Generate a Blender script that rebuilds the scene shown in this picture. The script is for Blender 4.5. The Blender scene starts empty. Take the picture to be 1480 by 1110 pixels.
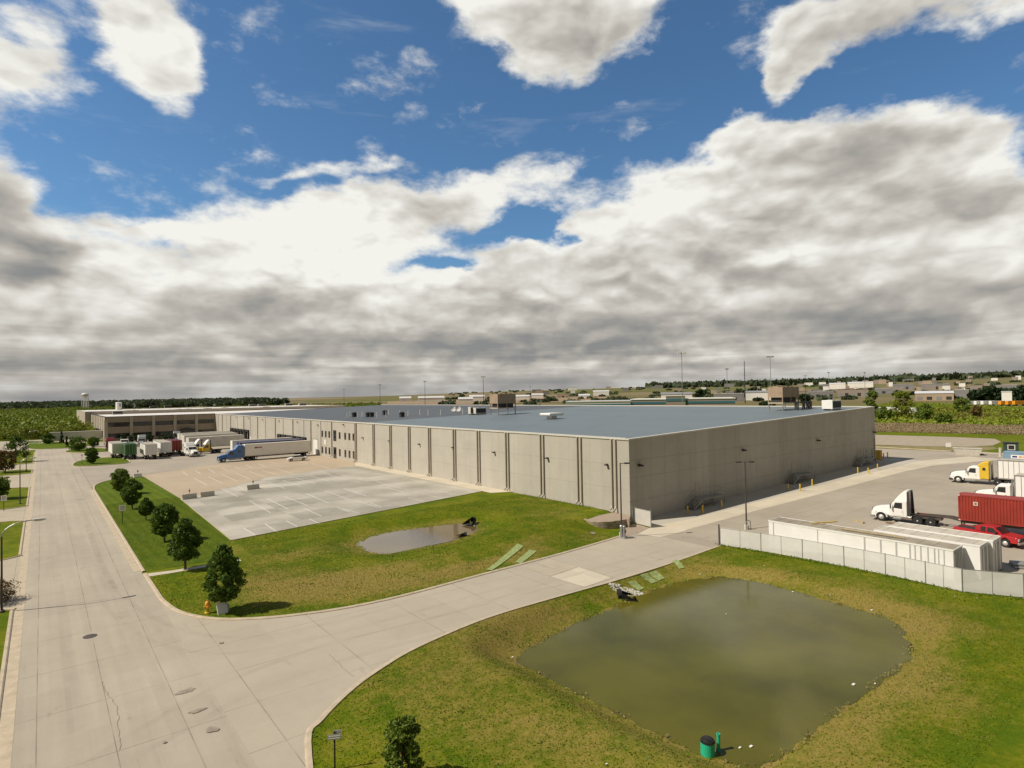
import bpy, bmesh, math, random
import numpy as np
from mathutils import Vector, Matrix
random.seed(7)
R = math.radians
scene = bpy.context.scene
COL = scene.collection

# ------------------------------------------------------------------ camera
CAM_H, FOC = 16.0, 855.0            # metres above the road, focal length in 1480-px units
YAW, PIT, ROL = R(38.5), R(1.07), R(1.0)
_f = Vector((math.sin(YAW)*math.cos(PIT), math.cos(YAW)*math.cos(PIT), math.sin(PIT)))
_r0 = Vector((math.cos(YAW), -math.sin(YAW), 0)); _u0 = _r0.cross(_f)
_r = _r0*math.cos(ROL) - _u0*math.sin(ROL); _u = _u0*math.cos(ROL) + _r0*math.sin(ROL)
cam = bpy.data.cameras.new('camera'); camo = bpy.data.objects.new('camera', cam); COL.objects.link(camo)
m = Matrix((_r, _u, -_f)).transposed().to_4x4(); m.translation = (0, 0, CAM_H)
camo.matrix_world = m
cam.sensor_width = 36; cam.lens = 36*FOC/1480; cam.clip_start = .5; cam.clip_end = 60000
scene.camera = camo
scene.view_settings.view_transform = 'Standard'; scene.view_settings.look = 'None'
scene.view_settings.exposure = 0.0; scene.view_settings.gamma = 1
scene.render.resolution_x, scene.render.resolution_y = 1024, 768
scene.cycles.max_bounces = 6; scene.cycles.transparent_max_bounces = 24

# ------------------------------------------------------------------ sun
TOSUN = Vector((-.85, .36, 1.0)).normalized()
SUN_EL = math.asin(TOSUN.z); SUN_AZ = math.atan2(TOSUN.x, TOSUN.y)
sl = bpy.data.lights.new('sun', 'SUN'); sl.energy = 4.9; sl.angle = R(.5); sl.color = (1, .91, .77)
so = bpy.data.objects.new('sun', sl); COL.objects.link(so)
so.rotation_euler = (-TOSUN).to_track_quat('-Z', 'Y').to_euler(); so.location = (-40, 20, 60)

# ------------------------------------------------------------------ world: Nishita sky with procedural clouds
def az_el(px, py):
    d = (_f + _r*((px-740)/FOC) - _u*((py-555)/FOC)).normalized()
    return math.degrees(math.atan2(d.x, d.y)), math.degrees(math.asin(d.z))
class NT:
    def __init__(s, nt): s.nt = nt
    def n(s, t, **k):
        o = s.nt.nodes.new(t)
        ins = k.pop('ins', {})
        for a, b in k.items(): setattr(o, a, b)
        for a, b in ins.items(): s.put(o.inputs[a], b)
        return o
    def put(s, sock, v):
        if isinstance(v, bpy.types.NodeSocket): s.nt.links.new(v, sock)
        elif isinstance(v, bpy.types.Node): s.nt.links.new(v.outputs[0], sock)
        else: sock.default_value = v
    def m(s, op, a, b=None, c=None, clamp=False):
        o = s.nt.nodes.new('ShaderNodeMath'); o.operation = op; o.use_clamp = clamp
        s.put(o.inputs[0], a)
        if b is not None: s.put(o.inputs[1], b)
        if c is not None: s.put(o.inputs[2], c)
        return o.outputs[0]
    def v(s, op, a, b=None):
        o = s.nt.nodes.new('ShaderNodeVectorMath'); o.operation = op
        s.put(o.inputs[0], a)
        if b is not None: s.put(o.inputs[1], b)
        return o.outputs['Value'] if op in ('LENGTH', 'DOT_PRODUCT') else o.outputs[0]
    def noise(s, vec, scale, detail=4, rough=.55, dist=0, dim='3D'):
        o = s.n('ShaderNodeTexNoise', noise_dimensions=dim)
        s.put(o.inputs['Vector'], vec); s.put(o.inputs['Scale'], scale); o.inputs['Detail'].default_value = detail
        o.inputs['Roughness'].default_value = rough; o.inputs['Distortion'].default_value = dist
        return o.outputs['Fac']
    def mix(s, f, a, b, blend='MIX', clamp=True):
        o = s.nt.nodes.new('ShaderNodeMix'); o.data_type = 'RGBA'; o.blend_type = blend
        s.put(o.inputs[0], f); s.put(o.inputs[6], a); s.put(o.inputs[7], b)
        return o.outputs[2]
    def mr(s, v, a, b, c=0., d=1., smooth=False):
        o = s.nt.nodes.new('ShaderNodeMapRange'); o.interpolation_type = 'SMOOTHSTEP' if smooth else 'LINEAR'
        for i, q in enumerate((v, a, b, c, d)): s.put(o.inputs[i], q)
        return o.outputs[0]
    def ramp(s, f, stops):
        o = s.nt.nodes.new('ShaderNodeValToRGB'); s.put(o.inputs[0], f)
        e = o.color_ramp.elements
        while len(e) < len(stops): e.new(.5)
        for q, (p, c) in zip(e, stops): q.position = p; q.color = (*c, 1)
        return o.outputs[0]

world = bpy.data.worlds.new('World'); scene.world = world; world.use_nodes = True
wt = NT(world.node_tree); wt.nt.nodes.clear()
sky = wt.n('ShaderNodeTexSky', sky_type='NISHITA', sun_disc=False, sun_elevation=SUN_EL, sun_rotation=SUN_AZ,
           air_density=1.0, dust_density=.5, ozone_density=3.0)
D = wt.n('ShaderNodeTexCoord').outputs['Generated']
D = wt.v('NORMALIZE', D)
sep = wt.n('ShaderNodeSeparateXYZ', ins={0: D})
dx, dy, dz = sep.outputs
AZ = wt.m('MULTIPLY', wt.m('ARCTAN2', dx, dy), 57.29578)
EL = wt.m('MULTIPLY', wt.m('ARCSINE', dz), 57.29578)
P0 = wt.n('ShaderNodeCombineXYZ', ins={0: AZ, 1: EL}).outputs[0]
# ragged edges: warp the angular position with two octaves of noise on the direction sphere (flattened near the horizon)
flat = wt.n('ShaderNodeCombineXYZ', ins={0: dx, 1: dy, 2: wt.m('MULTIPLY', dz, 1.9)}).outputs[0]
def warp(vec, scale, amp, det=3):
    o = wt.n('ShaderNodeTexNoise', ins={'Scale': scale, 'Detail': det, 'Roughness': .6}); wt.put(o.inputs['Vector'], flat)
    w = wt.v('SUBTRACT', o.outputs['Color'], (.5, .5, .5))
    return wt.v('ADD', vec, wt.v('MULTIPLY', w, (amp, amp*.8, 0)))
PW = warp(warp(P0, 4.5, 8, 2), 14, 4, 4)
def blobs(vec, L, acc=0.0):
    for px, py, rx, ry, rot, s in L:
        a, e = az_el(px, py)
        k = 1/ (FOC*math.pi/180) / (1+((px-740)/FOC)**2)     # pixels to degrees, here
        mp = wt.n('ShaderNodeMapping', vector_type='TEXTURE')
        wt.put(mp.inputs['Vector'], vec)
        mp.inputs['Location'].default_value = (a, e, 0); mp.inputs['Rotation'].default_value = (0, 0, R(rot))
        mp.inputs['Scale'].default_value = (rx*k, ry*k*math.sqrt(1+((px-740)/FOC)**2), 1)
        q = wt.mr(wt.v('LENGTH', mp.outputs[0]), 0., 1., s, 0., True)
        acc = wt.m('ADD', q, acc)
    return acc
CL = [ # px, py, rx, ry, rot, strength: where the cloud stands
 (20,90,120,110,-20,1.1),(210,30,140,120,-40,1.3),(225,85,120,85,-40,1.1),
 (-10,320,120,140,-20,1.5),(40,385,120,60,10,.8),
 (470,240,190,22,8,.55),(600,236,90,22,0,.4),(510,40,60,45,-30,.28),
 (800,15,190,80,-5,1.3),(850,10,150,70,0,.8),(785,80,95,62,-20,.95),(690,0,110,45,-20,.7),
 (1180,45,110,70,25,1.1),(1290,15,200,55,12,1.1),(1430,8,130,55,10,.9),(1145,85,60,50,60,.6),
 (1100,205,125,65,25,1.0),(1240,230,190,95,0,1.3),(1330,215,160,85,-20,1.1),(1440,230,130,90,-20,.7),(1090,165,70,40,50,.5),
 (430,340,260,75,6,1.2),(560,320,170,80,0,.9),(260,345,150,35,8,.7),(500,270,30,30,70,.5),
 (700,275,130,50,10,.9),(800,285,80,50,0,.7),(620,300,120,60,0,.5),(1000,300,260,110,10,1.4),(1200,330,300,140,0,1.4),(1450,330,220,110,0,1.2),
 (760,385,180,60,0,1.0),(900,380,200,100,0,1.0),
 (1250,112,180,30,8,-1.0),(1085,125,75,50,10,-1.0),(1010,110,90,80,0,-.8),(770,325,90,32,0,-1.1),(650,385,90,22,0,-.9),(1420,262,90,25,-15,-.5),
]
cov = blobs(PW, CL)
PL = wt.n('ShaderNodeCombineXYZ', ins={0: 0., 1: wt.n('ShaderNodeSeparateXYZ', ins={0: PW}).outputs[1]}).outputs[0]
ELw = wt.n('ShaderNodeSeparateXYZ', ins={0: PW}).outputs[1]
deck = wt.mr(ELw, 14.5, 9.0, 0., 1.5, True)                     # closed deck below about 11 degrees
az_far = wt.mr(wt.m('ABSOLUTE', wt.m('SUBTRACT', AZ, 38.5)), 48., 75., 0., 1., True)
elsewhere = wt.m('MULTIPLY', az_far, wt.mr(wt.noise(flat, 3.0, 5, .6), .36, .5, 0., 1.2, True))
cov = wt.m('ADD', wt.m('ADD', cov, deck), elsewhere)
fb = wt.noise(flat, 11.0, 9, .6, .1)
den = wt.m('ADD', cov, wt.m('MULTIPLY', wt.m('SUBTRACT', fb, .5), 2.3))
alpha = wt.mr(den, .12, .9, 0., 1., True)
wisp = wt.mr(wt.noise(wt.v('MULTIPLY', flat, (1, 1, 3)), 4., 8, .6, .1), .58, .85, 0., .3, True)
alpha = wt.m('MAXIMUM', alpha, wisp)
# light and dark of the cloud bodies: thick bodies are grey beneath, lit from the upper left
SH = [(390,445,210,45,0,.5),(640,500,520,34,0,.42),(350,520,300,25,0,.2),(1060,385,160,40,-15,.5),(1260,240,130,100,20,.4),(1160,225,130,60,0,.25),
 (0,300,90,90,0,.5),(50,380,140,40,5,.8),(1300,440,300,60,0,.4),(900,480,350,40,0,.35),(1270,480,260,40,0,.3),(60,520,260,40,0,.25),(1400,290,200,60,0,.4),
 (830,50,150,60,0,.35),(1230,60,130,50,0,.4),(900,400,140,50,-20,.3),(1350,10,200,50,0,.3),(640,310,130,60,-30,.3),(1090,330,160,60,0,.2),(740,450,200,30,0,.3),(1050,300,200,50,0,.15),
 (430,330,250,70,0,-.42),(520,385,200,40,0,-.35),(720,275,120,40,0,-.3),(950,300,170,70,0,-.35),(200,60,90,70,0,-.2),(1160,370,170,30,0,-.2)]
PS = warp(P0, 6, 7, 4)
shade = blobs(PS, SH)
fl2 = wt.v('MULTIPLY', flat, (1, 1, 1.5))
big = wt.noise(fl2, 6., 4, .5, .1)
big2 = wt.noise(wt.v('ADD', fl2, (-.012, 0, .05)), 6., 4, .5, .1)
def puff(off):
    q = wt.v('ADD', wt.v('MULTIPLY', flat, (1, 1, 1.0)), off)
    o = wt.n('ShaderNodeTexNoise', ins={'Scale': 9., 'Detail': 3}); wt.put(o.inputs['Vector'], q)
    qq = wt.v('ADD', q, wt.v('MULTIPLY', wt.v('SUBTRACT', o.outputs['Color'], (.5, .5, .5)), (.16, .16, .16)))
    vo = wt.n('ShaderNodeTexVoronoi', feature='F1'); wt.put(vo.inputs['Vector'], qq)
    vo.inputs['Scale'].default_value = 12.; vo.inputs['Detail'].default_value = 1.; vo.inputs['Roughness'].default_value = .4
    return wt.m('ADD', wt.m('MULTIPLY', wt.m('SUBTRACT', 1., vo.outputs['Distance']), .6), wt.m('MULTIPLY', wt.noise(q, 12., 4, .5, .1), .6))
fine = puff((0, 0, 0))
fine2 = puff((-.014, -.004, .03))
relief = wt.m('MULTIPLY', wt.m('SUBTRACT', fine2, fine), .5)
streak = wt.noise(wt.v('MULTIPLY', flat, (1, 1, 7)), 5., 4, .5, .2)
lowf = wt.mr(EL, 9., 2., 0., 1., True)
g = wt.m('ADD', shade, wt.m('MULTIPLY', wt.m('SUBTRACT', big, .5), .35))
g = wt.m('ADD', g, wt.m('MULTIPLY', wt.m('SUBTRACT', big2, big), .85))
g = wt.m('ADD', g, wt.m('MULTIPLY', wt.m('MULTIPLY', wt.m('SUBTRACT', streak, .5), 1.2), lowf))
g = wt.m('ADD', g, relief)
g = wt.m('ADD', g, wt.m('MULTIPLY', wt.m('SUBTRACT', .6, fine), .25))
g = wt.m('ADD', g, wt.mr(EL, 10., 0., .07, .46))
g = wt.m('ADD', g, wt.mr(den, .5, 1.6, -.12, .12))
ccol = wt.ramp(g, [(0, (.90, .89, .87)), (.25, (.70, .68, .65)), (.52, (.50, .47, .44)), (.8, (.345, .335, .325)), (1, (.26, .265, .275))])
horiz = wt.mr(EL, 3.0, 0., 0., .55, True)
ccol = wt.mix(horiz, ccol, (.30, .30, .32, 1))
skyc = wt.mix(1.0, sky.outputs[0], (.07, .097, .114, 1), 'MULTIPLY')
colr = wt.mix(alpha, skyc, ccol)
unseen_dim = wt.mr(az_far, 0., 1., 1., .27)                        # unseen sky outside the view dimmed, to cut ambient light on shaded walls
colr = wt.mix(1.0, colr, wt.n('ShaderNodeCombineXYZ', ins={0: unseen_dim, 1: unseen_dim, 2: wt.m('MULTIPLY', unseen_dim, .96)}), 'MULTIPLY')
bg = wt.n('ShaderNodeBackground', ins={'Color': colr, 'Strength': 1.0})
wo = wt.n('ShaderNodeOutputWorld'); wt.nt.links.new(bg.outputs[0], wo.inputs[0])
world.cycles.sampling_method = 'NONE'

# ------------------------------------------------------------------ helpers: ids
def tag(o, label=None, cat=None, group=None, kind=None):
    if label: o['label'] = label
    if cat: o['category'] = cat
    if group: o['group'] = group
    if kind: o['kind'] = kind
    return o
def thing(name, label, cat, loc=(0, 0, 0), rz=0., group=None):
    o = bpy.data.objects.new(name, None); COL.objects.link(o); o.empty_display_size = .3
    o.location = loc; o.rotation_euler = (0, 0, rz)
    return tag(o, label, cat, group)
def copy_tree(o, loc=None, rz=None, label=None, group=None, parent=None):
    c = o.copy(); COL.objects.link(c); c.parent = parent
    if loc is not None: c.location = loc
    if rz is not None: c.rotation_euler = (0, 0, rz)
    if label: c['label'] = label
    if group: c['group'] = group
    for ch in list(o.children): copy_tree(ch, parent=c)
    return c
class MB:
    def __init__(s): s.v = []; s.f = []; s.mi = []; s.cur = 0
    def add(s, vs, fs):
        b = len(s.v); s.v += [tuple(p) for p in vs]
        for f in fs: s.f.append([b+i for i in f]); s.mi.append(s.cur)
        return s
    def box(s, x0, x1, y0, y1, z0, z1, M=None):
        vs = [Vector(p) for p in ((x0,y0,z0),(x1,y0,z0),(x1,y1,z0),(x0,y1,z0),(x0,y0,z1),(x1,y0,z1),(x1,y1,z1),(x0,y1,z1))]
        if M: vs = [M @ p for p in vs]
        return s.add(vs, [(0,3,2,1),(4,5,6,7),(0,1,5,4),(1,2,6,5),(2,3,7,6),(3,0,4,7)])
    def prism(s, poly, a0, a1, axis='z'):      # polygon extruded along an axis; x-z polygon for axis 'y', y-z polygon for axis 'x'
        n = len(poly)
        mk = {'z': lambda p, a: (p[0], p[1], a), 'y': lambda p, a: (p[0], a, p[1]), 'x': lambda p, a: (a, p[0], p[1])}[axis]
        vs = [mk(p, a0) for p in poly]+[mk(p, a1) for p in poly]
        area = sum(poly[i][0]*poly[(i+1) % n][1]-poly[(i+1) % n][0]*poly[i][1] for i in range(n))
        flip = (area > 0) ^ (a1 < a0) ^ (axis == 'y')
        fs = [tuple(range(n))[::-1] if flip else tuple(range(n)), tuple(range(n, 2*n)) if flip else tuple(range(n, 2*n))[::-1]]
        for i in range(n):
            j = (i+1) % n; fs.append((i, j, n+j, n+i) if flip else (i, n+i, n+j, j))
        return s.add(vs, fs)
    def cyl(s, p0, p1, r0, r1=None, n=10, caps=True):
        p0, p1 = Vector(p0), Vector(p1); r1 = r0 if r1 is None else r1
        d = (p1-p0).normalized(); a = d.orthogonal().normalized(); b = d.cross(a)
        vs = [p0+(a*math.cos(t)+b*math.sin(t))*r0 for t in [2*math.pi*i/n for i in range(n)]]
        vs += [p1+(a*math.cos(t)+b*math.sin(t))*r1 for t in [2*math.pi*i/n for i in range(n)]]
        fs = [(i, (i+1) % n, n+(i+1) % n, n+i) for i in range(n)]
        if caps: fs += [tuple(range(n))[::-1], tuple(range(n, 2*n))]
        return s.add(vs, fs)
    def tube(s, pts, r, n=6):
        for a, b in zip(pts, pts[1:]): s.cyl(a, b, r, r, n)
        return s
    def lathe(s, prof, c=(0, 0, 0), n=16):     # profile (r, z)
        b = []; c = Vector(c)
        for r, z in prof: b += [(c.x+r*math.cos(2*math.pi*i/n), c.y+r*math.sin(2*math.pi*i/n), c.z+z) for i in range(n)]
        fs = []
        for k in range(len(prof)-1):
            for i in range(n):
                j = (i+1) % n; fs.append((k*n+i, k*n+j, (k+1)*n+j, (k+1)*n+i))
        fs.append(tuple(range(n))[::-1]); fs.append(tuple(range((len(prof)-1)*n, len(prof)*n)))
        return s.add(b, fs)
    def build(s, name, mats, parent=None, bevel=0, smooth=False, loc=None):
        me = bpy.data.meshes.new(name); me.from_pydata(s.v, [], s.f)
        if not isinstance(mats, (list, tuple)): mats = [mats]
        for q in mats: me.materials.append(q)
        me.polygons.foreach_set('material_index', s.mi)
        if smooth: me.polygons.foreach_set('use_smooth', [True]*len(s.f))
        me.update()
        o = bpy.data.objects.new(name, me); COL.objects.link(o)
        if parent: o.parent = parent
        if loc: o.location = loc
        if bevel:
            b = o.modifiers.new('bevel', 'BEVEL'); b.width = bevel; b.segments = 2; b.limit_method = 'ANGLE'
        return o

# ------------------------------------------------------------------ materials
def newmat(name):
    m = bpy.data.materials.new(name); m.use_nodes = True
    t = NT(m.node_tree); p = m.node_tree.nodes['Principled BSDF']
    return m, t, p
def c4(c): return (c[0], c[1], c[2], 1)
def mat(name, col, rough=.6, var=.12, scale=.8, metal=0., bump=0., spec=.5, dirt=0., coat=0.):
    m, t, p = newmat(name)
    pos = t.n('ShaderNodeNewGeometry').outputs['Position']
    n1 = t.noise(pos, scale, 6, .6)
    lo = tuple(x*(1-var) for x in col); hi = tuple(min(1, x*(1+var)) for x in col)
    c = t.mix(t.mr(n1, .3, .7), c4(lo), c4(hi))
    if dirt:
        d = t.mr(t.noise(pos, scale*2.7+.5, 7, .7), .5, .75, 0., dirt, True)
        c = t.mix(d, c, (.13, .10, .07, 1))
    t.put(p.inputs['Base Color'], c)
    p.inputs['Roughness'].default_value = rough; p.inputs['Metallic'].default_value = metal
    p.inputs['Specular IOR Level'].default_value = spec
    if coat: p.inputs['Coat Weight'].default_value = coat; p.inputs['Coat Roughness'].default_value = .1
    if bump:
        b = t.n('ShaderNodeBump', ins={'Strength': bump, 'Distance': .05, 'Height': t.noise(pos, scale*6, 5, .6)})
        t.put(p.inputs['Normal'], b)
    return m
def lines(t, coord, period, off, w):      # 1 on thin lines every period
    q = t.m('FRACT', t.m('DIVIDE', t.m('ADD', coord, off), period))
    q = t.m('ABSOLUTE', t.m('SUBTRACT', q, .5))
    return t.m('GREATER_THAN', q, .5-w/period/2)
def concrete(name, col, px, py, ox=0, oy=0, jw=.05, jd=.6, panelvar=.05, stain=.25, var=.1, traffic=0, pale=None):
    m, t, p = newmat(name)
    pos = t.n('ShaderNodeNewGeometry').outputs['Position']
    x, y, z = t.n('ShaderNodeSeparateXYZ', ins={0: pos}).outputs
    big = t.noise(pos, .07, 5, .6); mid = t.noise(pos, .5, 6, .65); fin = t.noise(pos, 9., 4, .7)
    cell = t.n('ShaderNodeCombineXYZ', ins={0: t.m('FLOOR', t.m('DIVIDE', t.m('ADD', x, ox), px)), 1: t.m('FLOOR', t.m('DIVIDE', t.m('ADD', y, oy), py))})
    wn = t.n('ShaderNodeTexWhiteNoise', noise_dimensions='2D'); t.put(wn.inputs['Vector'], cell)
    k = t.m('ADD', 1-var-.01, t.m('MULTIPLY', mid, var*2))
    k = t.m('ADD', k, t.m('MULTIPLY', t.m('SUBTRACT', big, .5), stain*1.6))
    k = t.m('ADD', k, t.m('MULTIPLY', t.m('SUBTRACT', wn.outputs['Value'], .5), panelvar*2))
    k = t.m('ADD', k, t.m('MULTIPLY', t.m('SUBTRACT', fin, .5), .14))
    st = t.mr(t.noise(t.v('MULTIPLY', pos, (1, .25, 1)), .8, 6, .7), .58, .8, 0., stain, True)
    k = t.m('MULTIPLY', k, t.m('SUBTRACT', 1., st))
    j = t.m('MAXIMUM', lines(t, x, px, ox+px*.5, jw), lines(t, y, py, oy+py*.5, jw))
    # a joint that is open in some places and closed in others
    j = t.m('MULTIPLY', j, t.mr(t.noise(pos, .35, 3, .5), .35, .6, .25, 1.))
    k = t.m('MULTIPLY', k, t.m('SUBTRACT', 1., t.m('MULTIPLY', j, 1-jd)))
    if traffic:                                   # rubbed tyre tracks along y
        tr = t.noise(t.v('MULTIPLY', pos, (1., .03, 1)), 1.1, 4, .6)
        k = t.m('MULTIPLY', k, t.mr(tr, .35, .65, 1-traffic, 1+traffic*.5))
    base = c4(col)
    if pale is not None: base = t.mix(t.mr(t.noise(pos, .11, 4, .55), .42, .6), c4(col), c4(pale))
    c = t.mix(1.0, base, t.n('ShaderNodeCombineXYZ', ins={0: k, 1: k, 2: k}), 'MULTIPLY')
    t.put(p.inputs['Base Color'], c); p.inputs['Roughness'].default_value = .85; p.inputs['Specular IOR Level'].default_value = .25
    t.put(p.inputs['Normal'], t.n('ShaderNodeBump', ins={'Strength': .12, 'Distance': .03, 'Height': t.noise(pos, 5., 5, .6)}))
    return m
ROADC = (.405, .355, .285)
m_road = concrete('road_concrete', ROADC, 2.9, 6.1, ox=1.68, oy=.7, panelvar=.035, stain=.3, traffic=.07)
m_drive = concrete('drive_concrete', (.415, .365, .292), 6.3, 4.6, ox=.5, oy=1.2, panelvar=.03, stain=.2)
m_yard = concrete('yard_concrete', (.365, .32, .258), 5., 5., jd=.72, panelvar=.035, stain=.35)
m_lot = concrete('lot_concrete', (.335, .312, .26), 7.2, 5.4, ox=2., oy=2.1, panelvar=.16, stain=.3, jd=.8, pale=(.44, .41, .35))
m_tan = concrete('lot_tan', (.43, .345, .25), 9., 9., jd=.92, panelvar=.04, stain=.25)
m_pale = concrete('pale_concrete', (.55, .49, .385), 3., 3., jd=.8, panelvar=.06, stain=.15)
m_dock = concrete('dock_concrete', (.45, .42, .36), 4., 4., jd=.75, panelvar=.05, stain=.2)
m_kerb = mat('kerb_concrete', (.47, .39, .28), .85, .15, 1.5, dirt=.25)
m_cblock = mat('barrier_concrete', (.52, .49, .42), .85, .12, 2., bump=.2, dirt=.35)
m_paint = mat('road_paint', (.62, .60, .54), .7, .2, 3., dirt=.25)
m_oil = mat('oil_stain', (.27, .23, .18), .8, .2, 2.)
m_white = mat('white_paint', (.80, .79, .76), .4, .05, .6, dirt=.06)
m_white2 = mat('aged_white', (.60, .585, .54), .5, .1, .5, dirt=.25)
m_roofw = mat('trailer_roof', (.52, .47, .385), .6, .15, .5, dirt=.3)
m_alu = mat('aluminium', (.55, .54, .52), .35, .1, 1., metal=.8)
m_galv = mat('galvanised_steel', (.36, .37, .36), .45, .12, 2., metal=.6)
m_black = mat('black_rubber', (.02, .02, .02), .85, .2, 3.)
m_dark = mat('dark_metal', (.035, .033, .032), .6, .2, 2.)
m_chassis = mat('chassis_steel', (.075, .06, .05), .7, .3, 2., dirt=.3)
m_glass = mat('dark_glass', (.015, .018, .02), .08, .1, 1., spec=.8)
m_hub = mat('wheel_hub', (.6, .59, .56), .4, .1, 4., metal=.3)
m_yellow = mat('yellow_paint', (.66, .44, .03), .55, .12, 2., dirt=.2)
m_orange = mat('orange_paint', (.72, .30, .02), .5, .1, 2.)
m_red = mat('red_paint', (.42, .012, .02), .25, .08, 1., coat=.6)
m_blue = mat('blue_paint', (.03, .13, .36), .3, .1, 1., coat=.5)
m_navy = mat('navy_trailer', (.015, .03, .16), .4, .1, 1.)
m_green = mat('green_trailer', (.02, .10, .015), .5, .12, .8, dirt=.15)
m_maroon = mat('maroon_paint', (.16, .01, .018), .4, .1, 1.)
m_tan_beige = mat('beige_metal', (.50, .42, .31), .6, .1, 1.)
m_brown = mat('weathered_brown', (.20, .135, .085), .85, .25, 2., dirt=.3)
m_trunk = mat('bark', (.12, .085, .06), .9, .25, 6., bump=.5)
m_wood = mat('timber', (.42, .33, .19), .85, .2, 4.)
m_teal = mat('teal_plastic', (.02, .42, .24), .4, .08, 2., dirt=.15)
m_stone = mat('riprap_stone', (.46, .44, .39), .9, .3, 6., bump=.3)
m_matting = mat('erosion_matting', (.27, .33, .12), .95, .4, 4., bump=.6)
m_pole = mat('brown_pole', (.07, .055, .045), .6, .1, 2.)

# ------------------------------------------------------------------ terrain
def sst(a, b, x):
    t = np.clip((x-a)/(b-a), 0, 1); return t*t*(3-2*t)
def img2(px, py, z):                          # ray through a photo point to a level plane
    d = _f + _r*((px-740)/FOC) - _u*((py-555)/FOC)
    t = (z-CAM_H)/d.z
    return (d.x*t, d.y*t)
POND_Z, BASIN_Z = -1.5, -.8
POND = [img2(x, y, POND_Z) for x, y in ((744,955),(772,934),(830,905),(895,876),(925,862),(958,850),(1000,839),(1041,835),(1100,843),(1160,860),(1230,880),(1278,893),(1302,913),(1311,943),
        (1296,964),(1240,1003),(1180,1047),(1140,1080),(1100,1108),(1062,1104),(1018,1088),(972,1068),(925,1045),(880,1022),(820,992),(775,968))]
BASIN = [img2(x, y, BASIN_Z) for x, y in ((520,787),(535,777),(575,768),(630,761),(662,757),(684,759),(688,766),(676,773),(650,782),(610,790),(565,799),(540,798))]
EX, EY = [15, 24.5, 39, 47, 56, 60, 64], [32.6, 35.2, 35.95, 36.2, 37.6, 37.4, 37.4]      # the drive's south edge
def poly_sd(poly, X, Y):                       # signed distance, negative inside
    P = np.array(poly); n = len(P); d = np.full(X.shape, 1e9); ins = np.zeros(X.shape, bool)
    for i in range(n):
        a, b = P[i], P[(i+1) % n]; e = b-a
        wx, wy = X-a[0], Y-a[1]
        t = np.clip((wx*e[0]+wy*e[1])/(e@e), 0, 1)
        d = np.minimum(d, np.hypot(wx-e[0]*t, wy-e[1]*t))
        c = ((a[1] > Y) != (b[1] > Y)) & (X < (b[0]-a[0])*(Y-a[1])/(b[1]-a[1]+1e-12)+a[0])
        ins ^= c
    return np.where(ins, -d, d)
def zg_np(X, Y, detail=True):
    X = np.asarray(X, float); Y = np.asarray(Y, float)
    z = np.interp(X, [15, 61, 142, 200], [0, -1.2, .28, .28])
    north = sst(0, 1, (Y-np.interp(X, [44, 58], [45.5, 51.5]))/np.interp(X, [44, 58], [8.5, 4.5]))*(X < 61.01)
    z = z*(1-north)
    D = np.hypot(X, Y)
    far = sst(230, 500, D)*(1-0)
    az = np.degrees(np.arctan2(X, Y))
    h = np.interp(az, [-4, 15, 29, 49, 67, 80], [12, 19, 30, 58, 54, 72])
    rise = h*sst(900, 4600, D)
    rise = rise*(1+.10*np.sin(X/420.+1.)*np.sin(Y/510.)+.05*np.sin(X/130.)*np.cos(Y/170.))
    z = z*(1-far)+rise
    near = (np.abs(X-35) < 45) & (np.abs(Y-35) < 45)
    if detail and near.any():
        xs, ys = X[near], Y[near]
        s1 = poly_sd(POND, xs, ys); s2 = poly_sd(BASIN, xs, ys); zz = z[near]
        k = np.maximum(sst(0, 3.6, s1), sst(-1.6, -.1, ys-np.interp(xs, EX, EY))*(s1 > -50)*(s1 > 0)); zz = POND_Z-.02+(zz-POND_Z+.02)*k
        zz = np.where(s1 < 0, POND_Z-.02+np.maximum(s1*.35, -.9), zz)
        k = sst(0, 5.5, s2); zz = BASIN_Z-.02+(zz-BASIN_Z+.02)*k
        zz = np.where(s2 < 0, BASIN_Z-.02+np.maximum(s2*.3, -.5), zz)
        rip = .04*np.sin(xs*2.3+1.3*np.sin(ys*1.9))*np.sin(ys*2.1+1.1*np.sin(xs*1.4))+.03*np.sin(xs*6.1)*np.sin(ys*5.3)
        zz = zz+rip*(np.exp(-(s1/1.3)**2)+np.exp(-(s2/1.)**2))
        z = z.copy(); z[near] = zz
    return z
def zg(x, y): return float(zg_np(np.array([x]), np.array([y]))[0])
_ts = np.concatenate([np.linspace(18, 300, 1500), np.geomspace(301, 9000, 1500)])
def gp(px, py, dz=0.):                        # ground point seen at a photo point
    d = (_f + _r*((px-740)/FOC) - _u*((py-555)/FOC)); s = math.hypot(d.x, d.y)
    X, Y, Z = d.x/s*_ts, d.y/s*_ts, CAM_H+d.z/s*_ts
    b = (Z <= zg_np(X, Y)+dz)
    i = int(np.argmax(b)) if b.any() else len(_ts)-1
    if i == 0: t = _ts[0]
    else:
        a, c = _ts[i-1], _ts[i]
        fa = CAM_H+d.z/s*a-zg(d.x/s*a, d.y/s*a)-dz; fc = CAM_H+d.z/s*c-zg(d.x/s*c, d.y/s*c)-dz
        t = a+(c-a)*(fa/(fa-fc) if b.any() and fa != fc else 1)
    x, y = d.x/s*t, d.y/s*t
    return Vector((x, y, zg(x, y)))
def on_x(px, py, X):                          # photo point on the vertical plane x = X (or y = Y below)
    d = _f + _r*((px-740)/FOC) - _u*((py-555)/FOC); t = X/d.x; return Vector((X, d.y*t, CAM_H+d.z*t))
def on_y(px, py, Y):
    d = _f + _r*((px-740)/FOC) - _u*((py-555)/FOC); t = Y/d.y; return Vector((d.x*t, Y, CAM_H+d.z*t))
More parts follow.
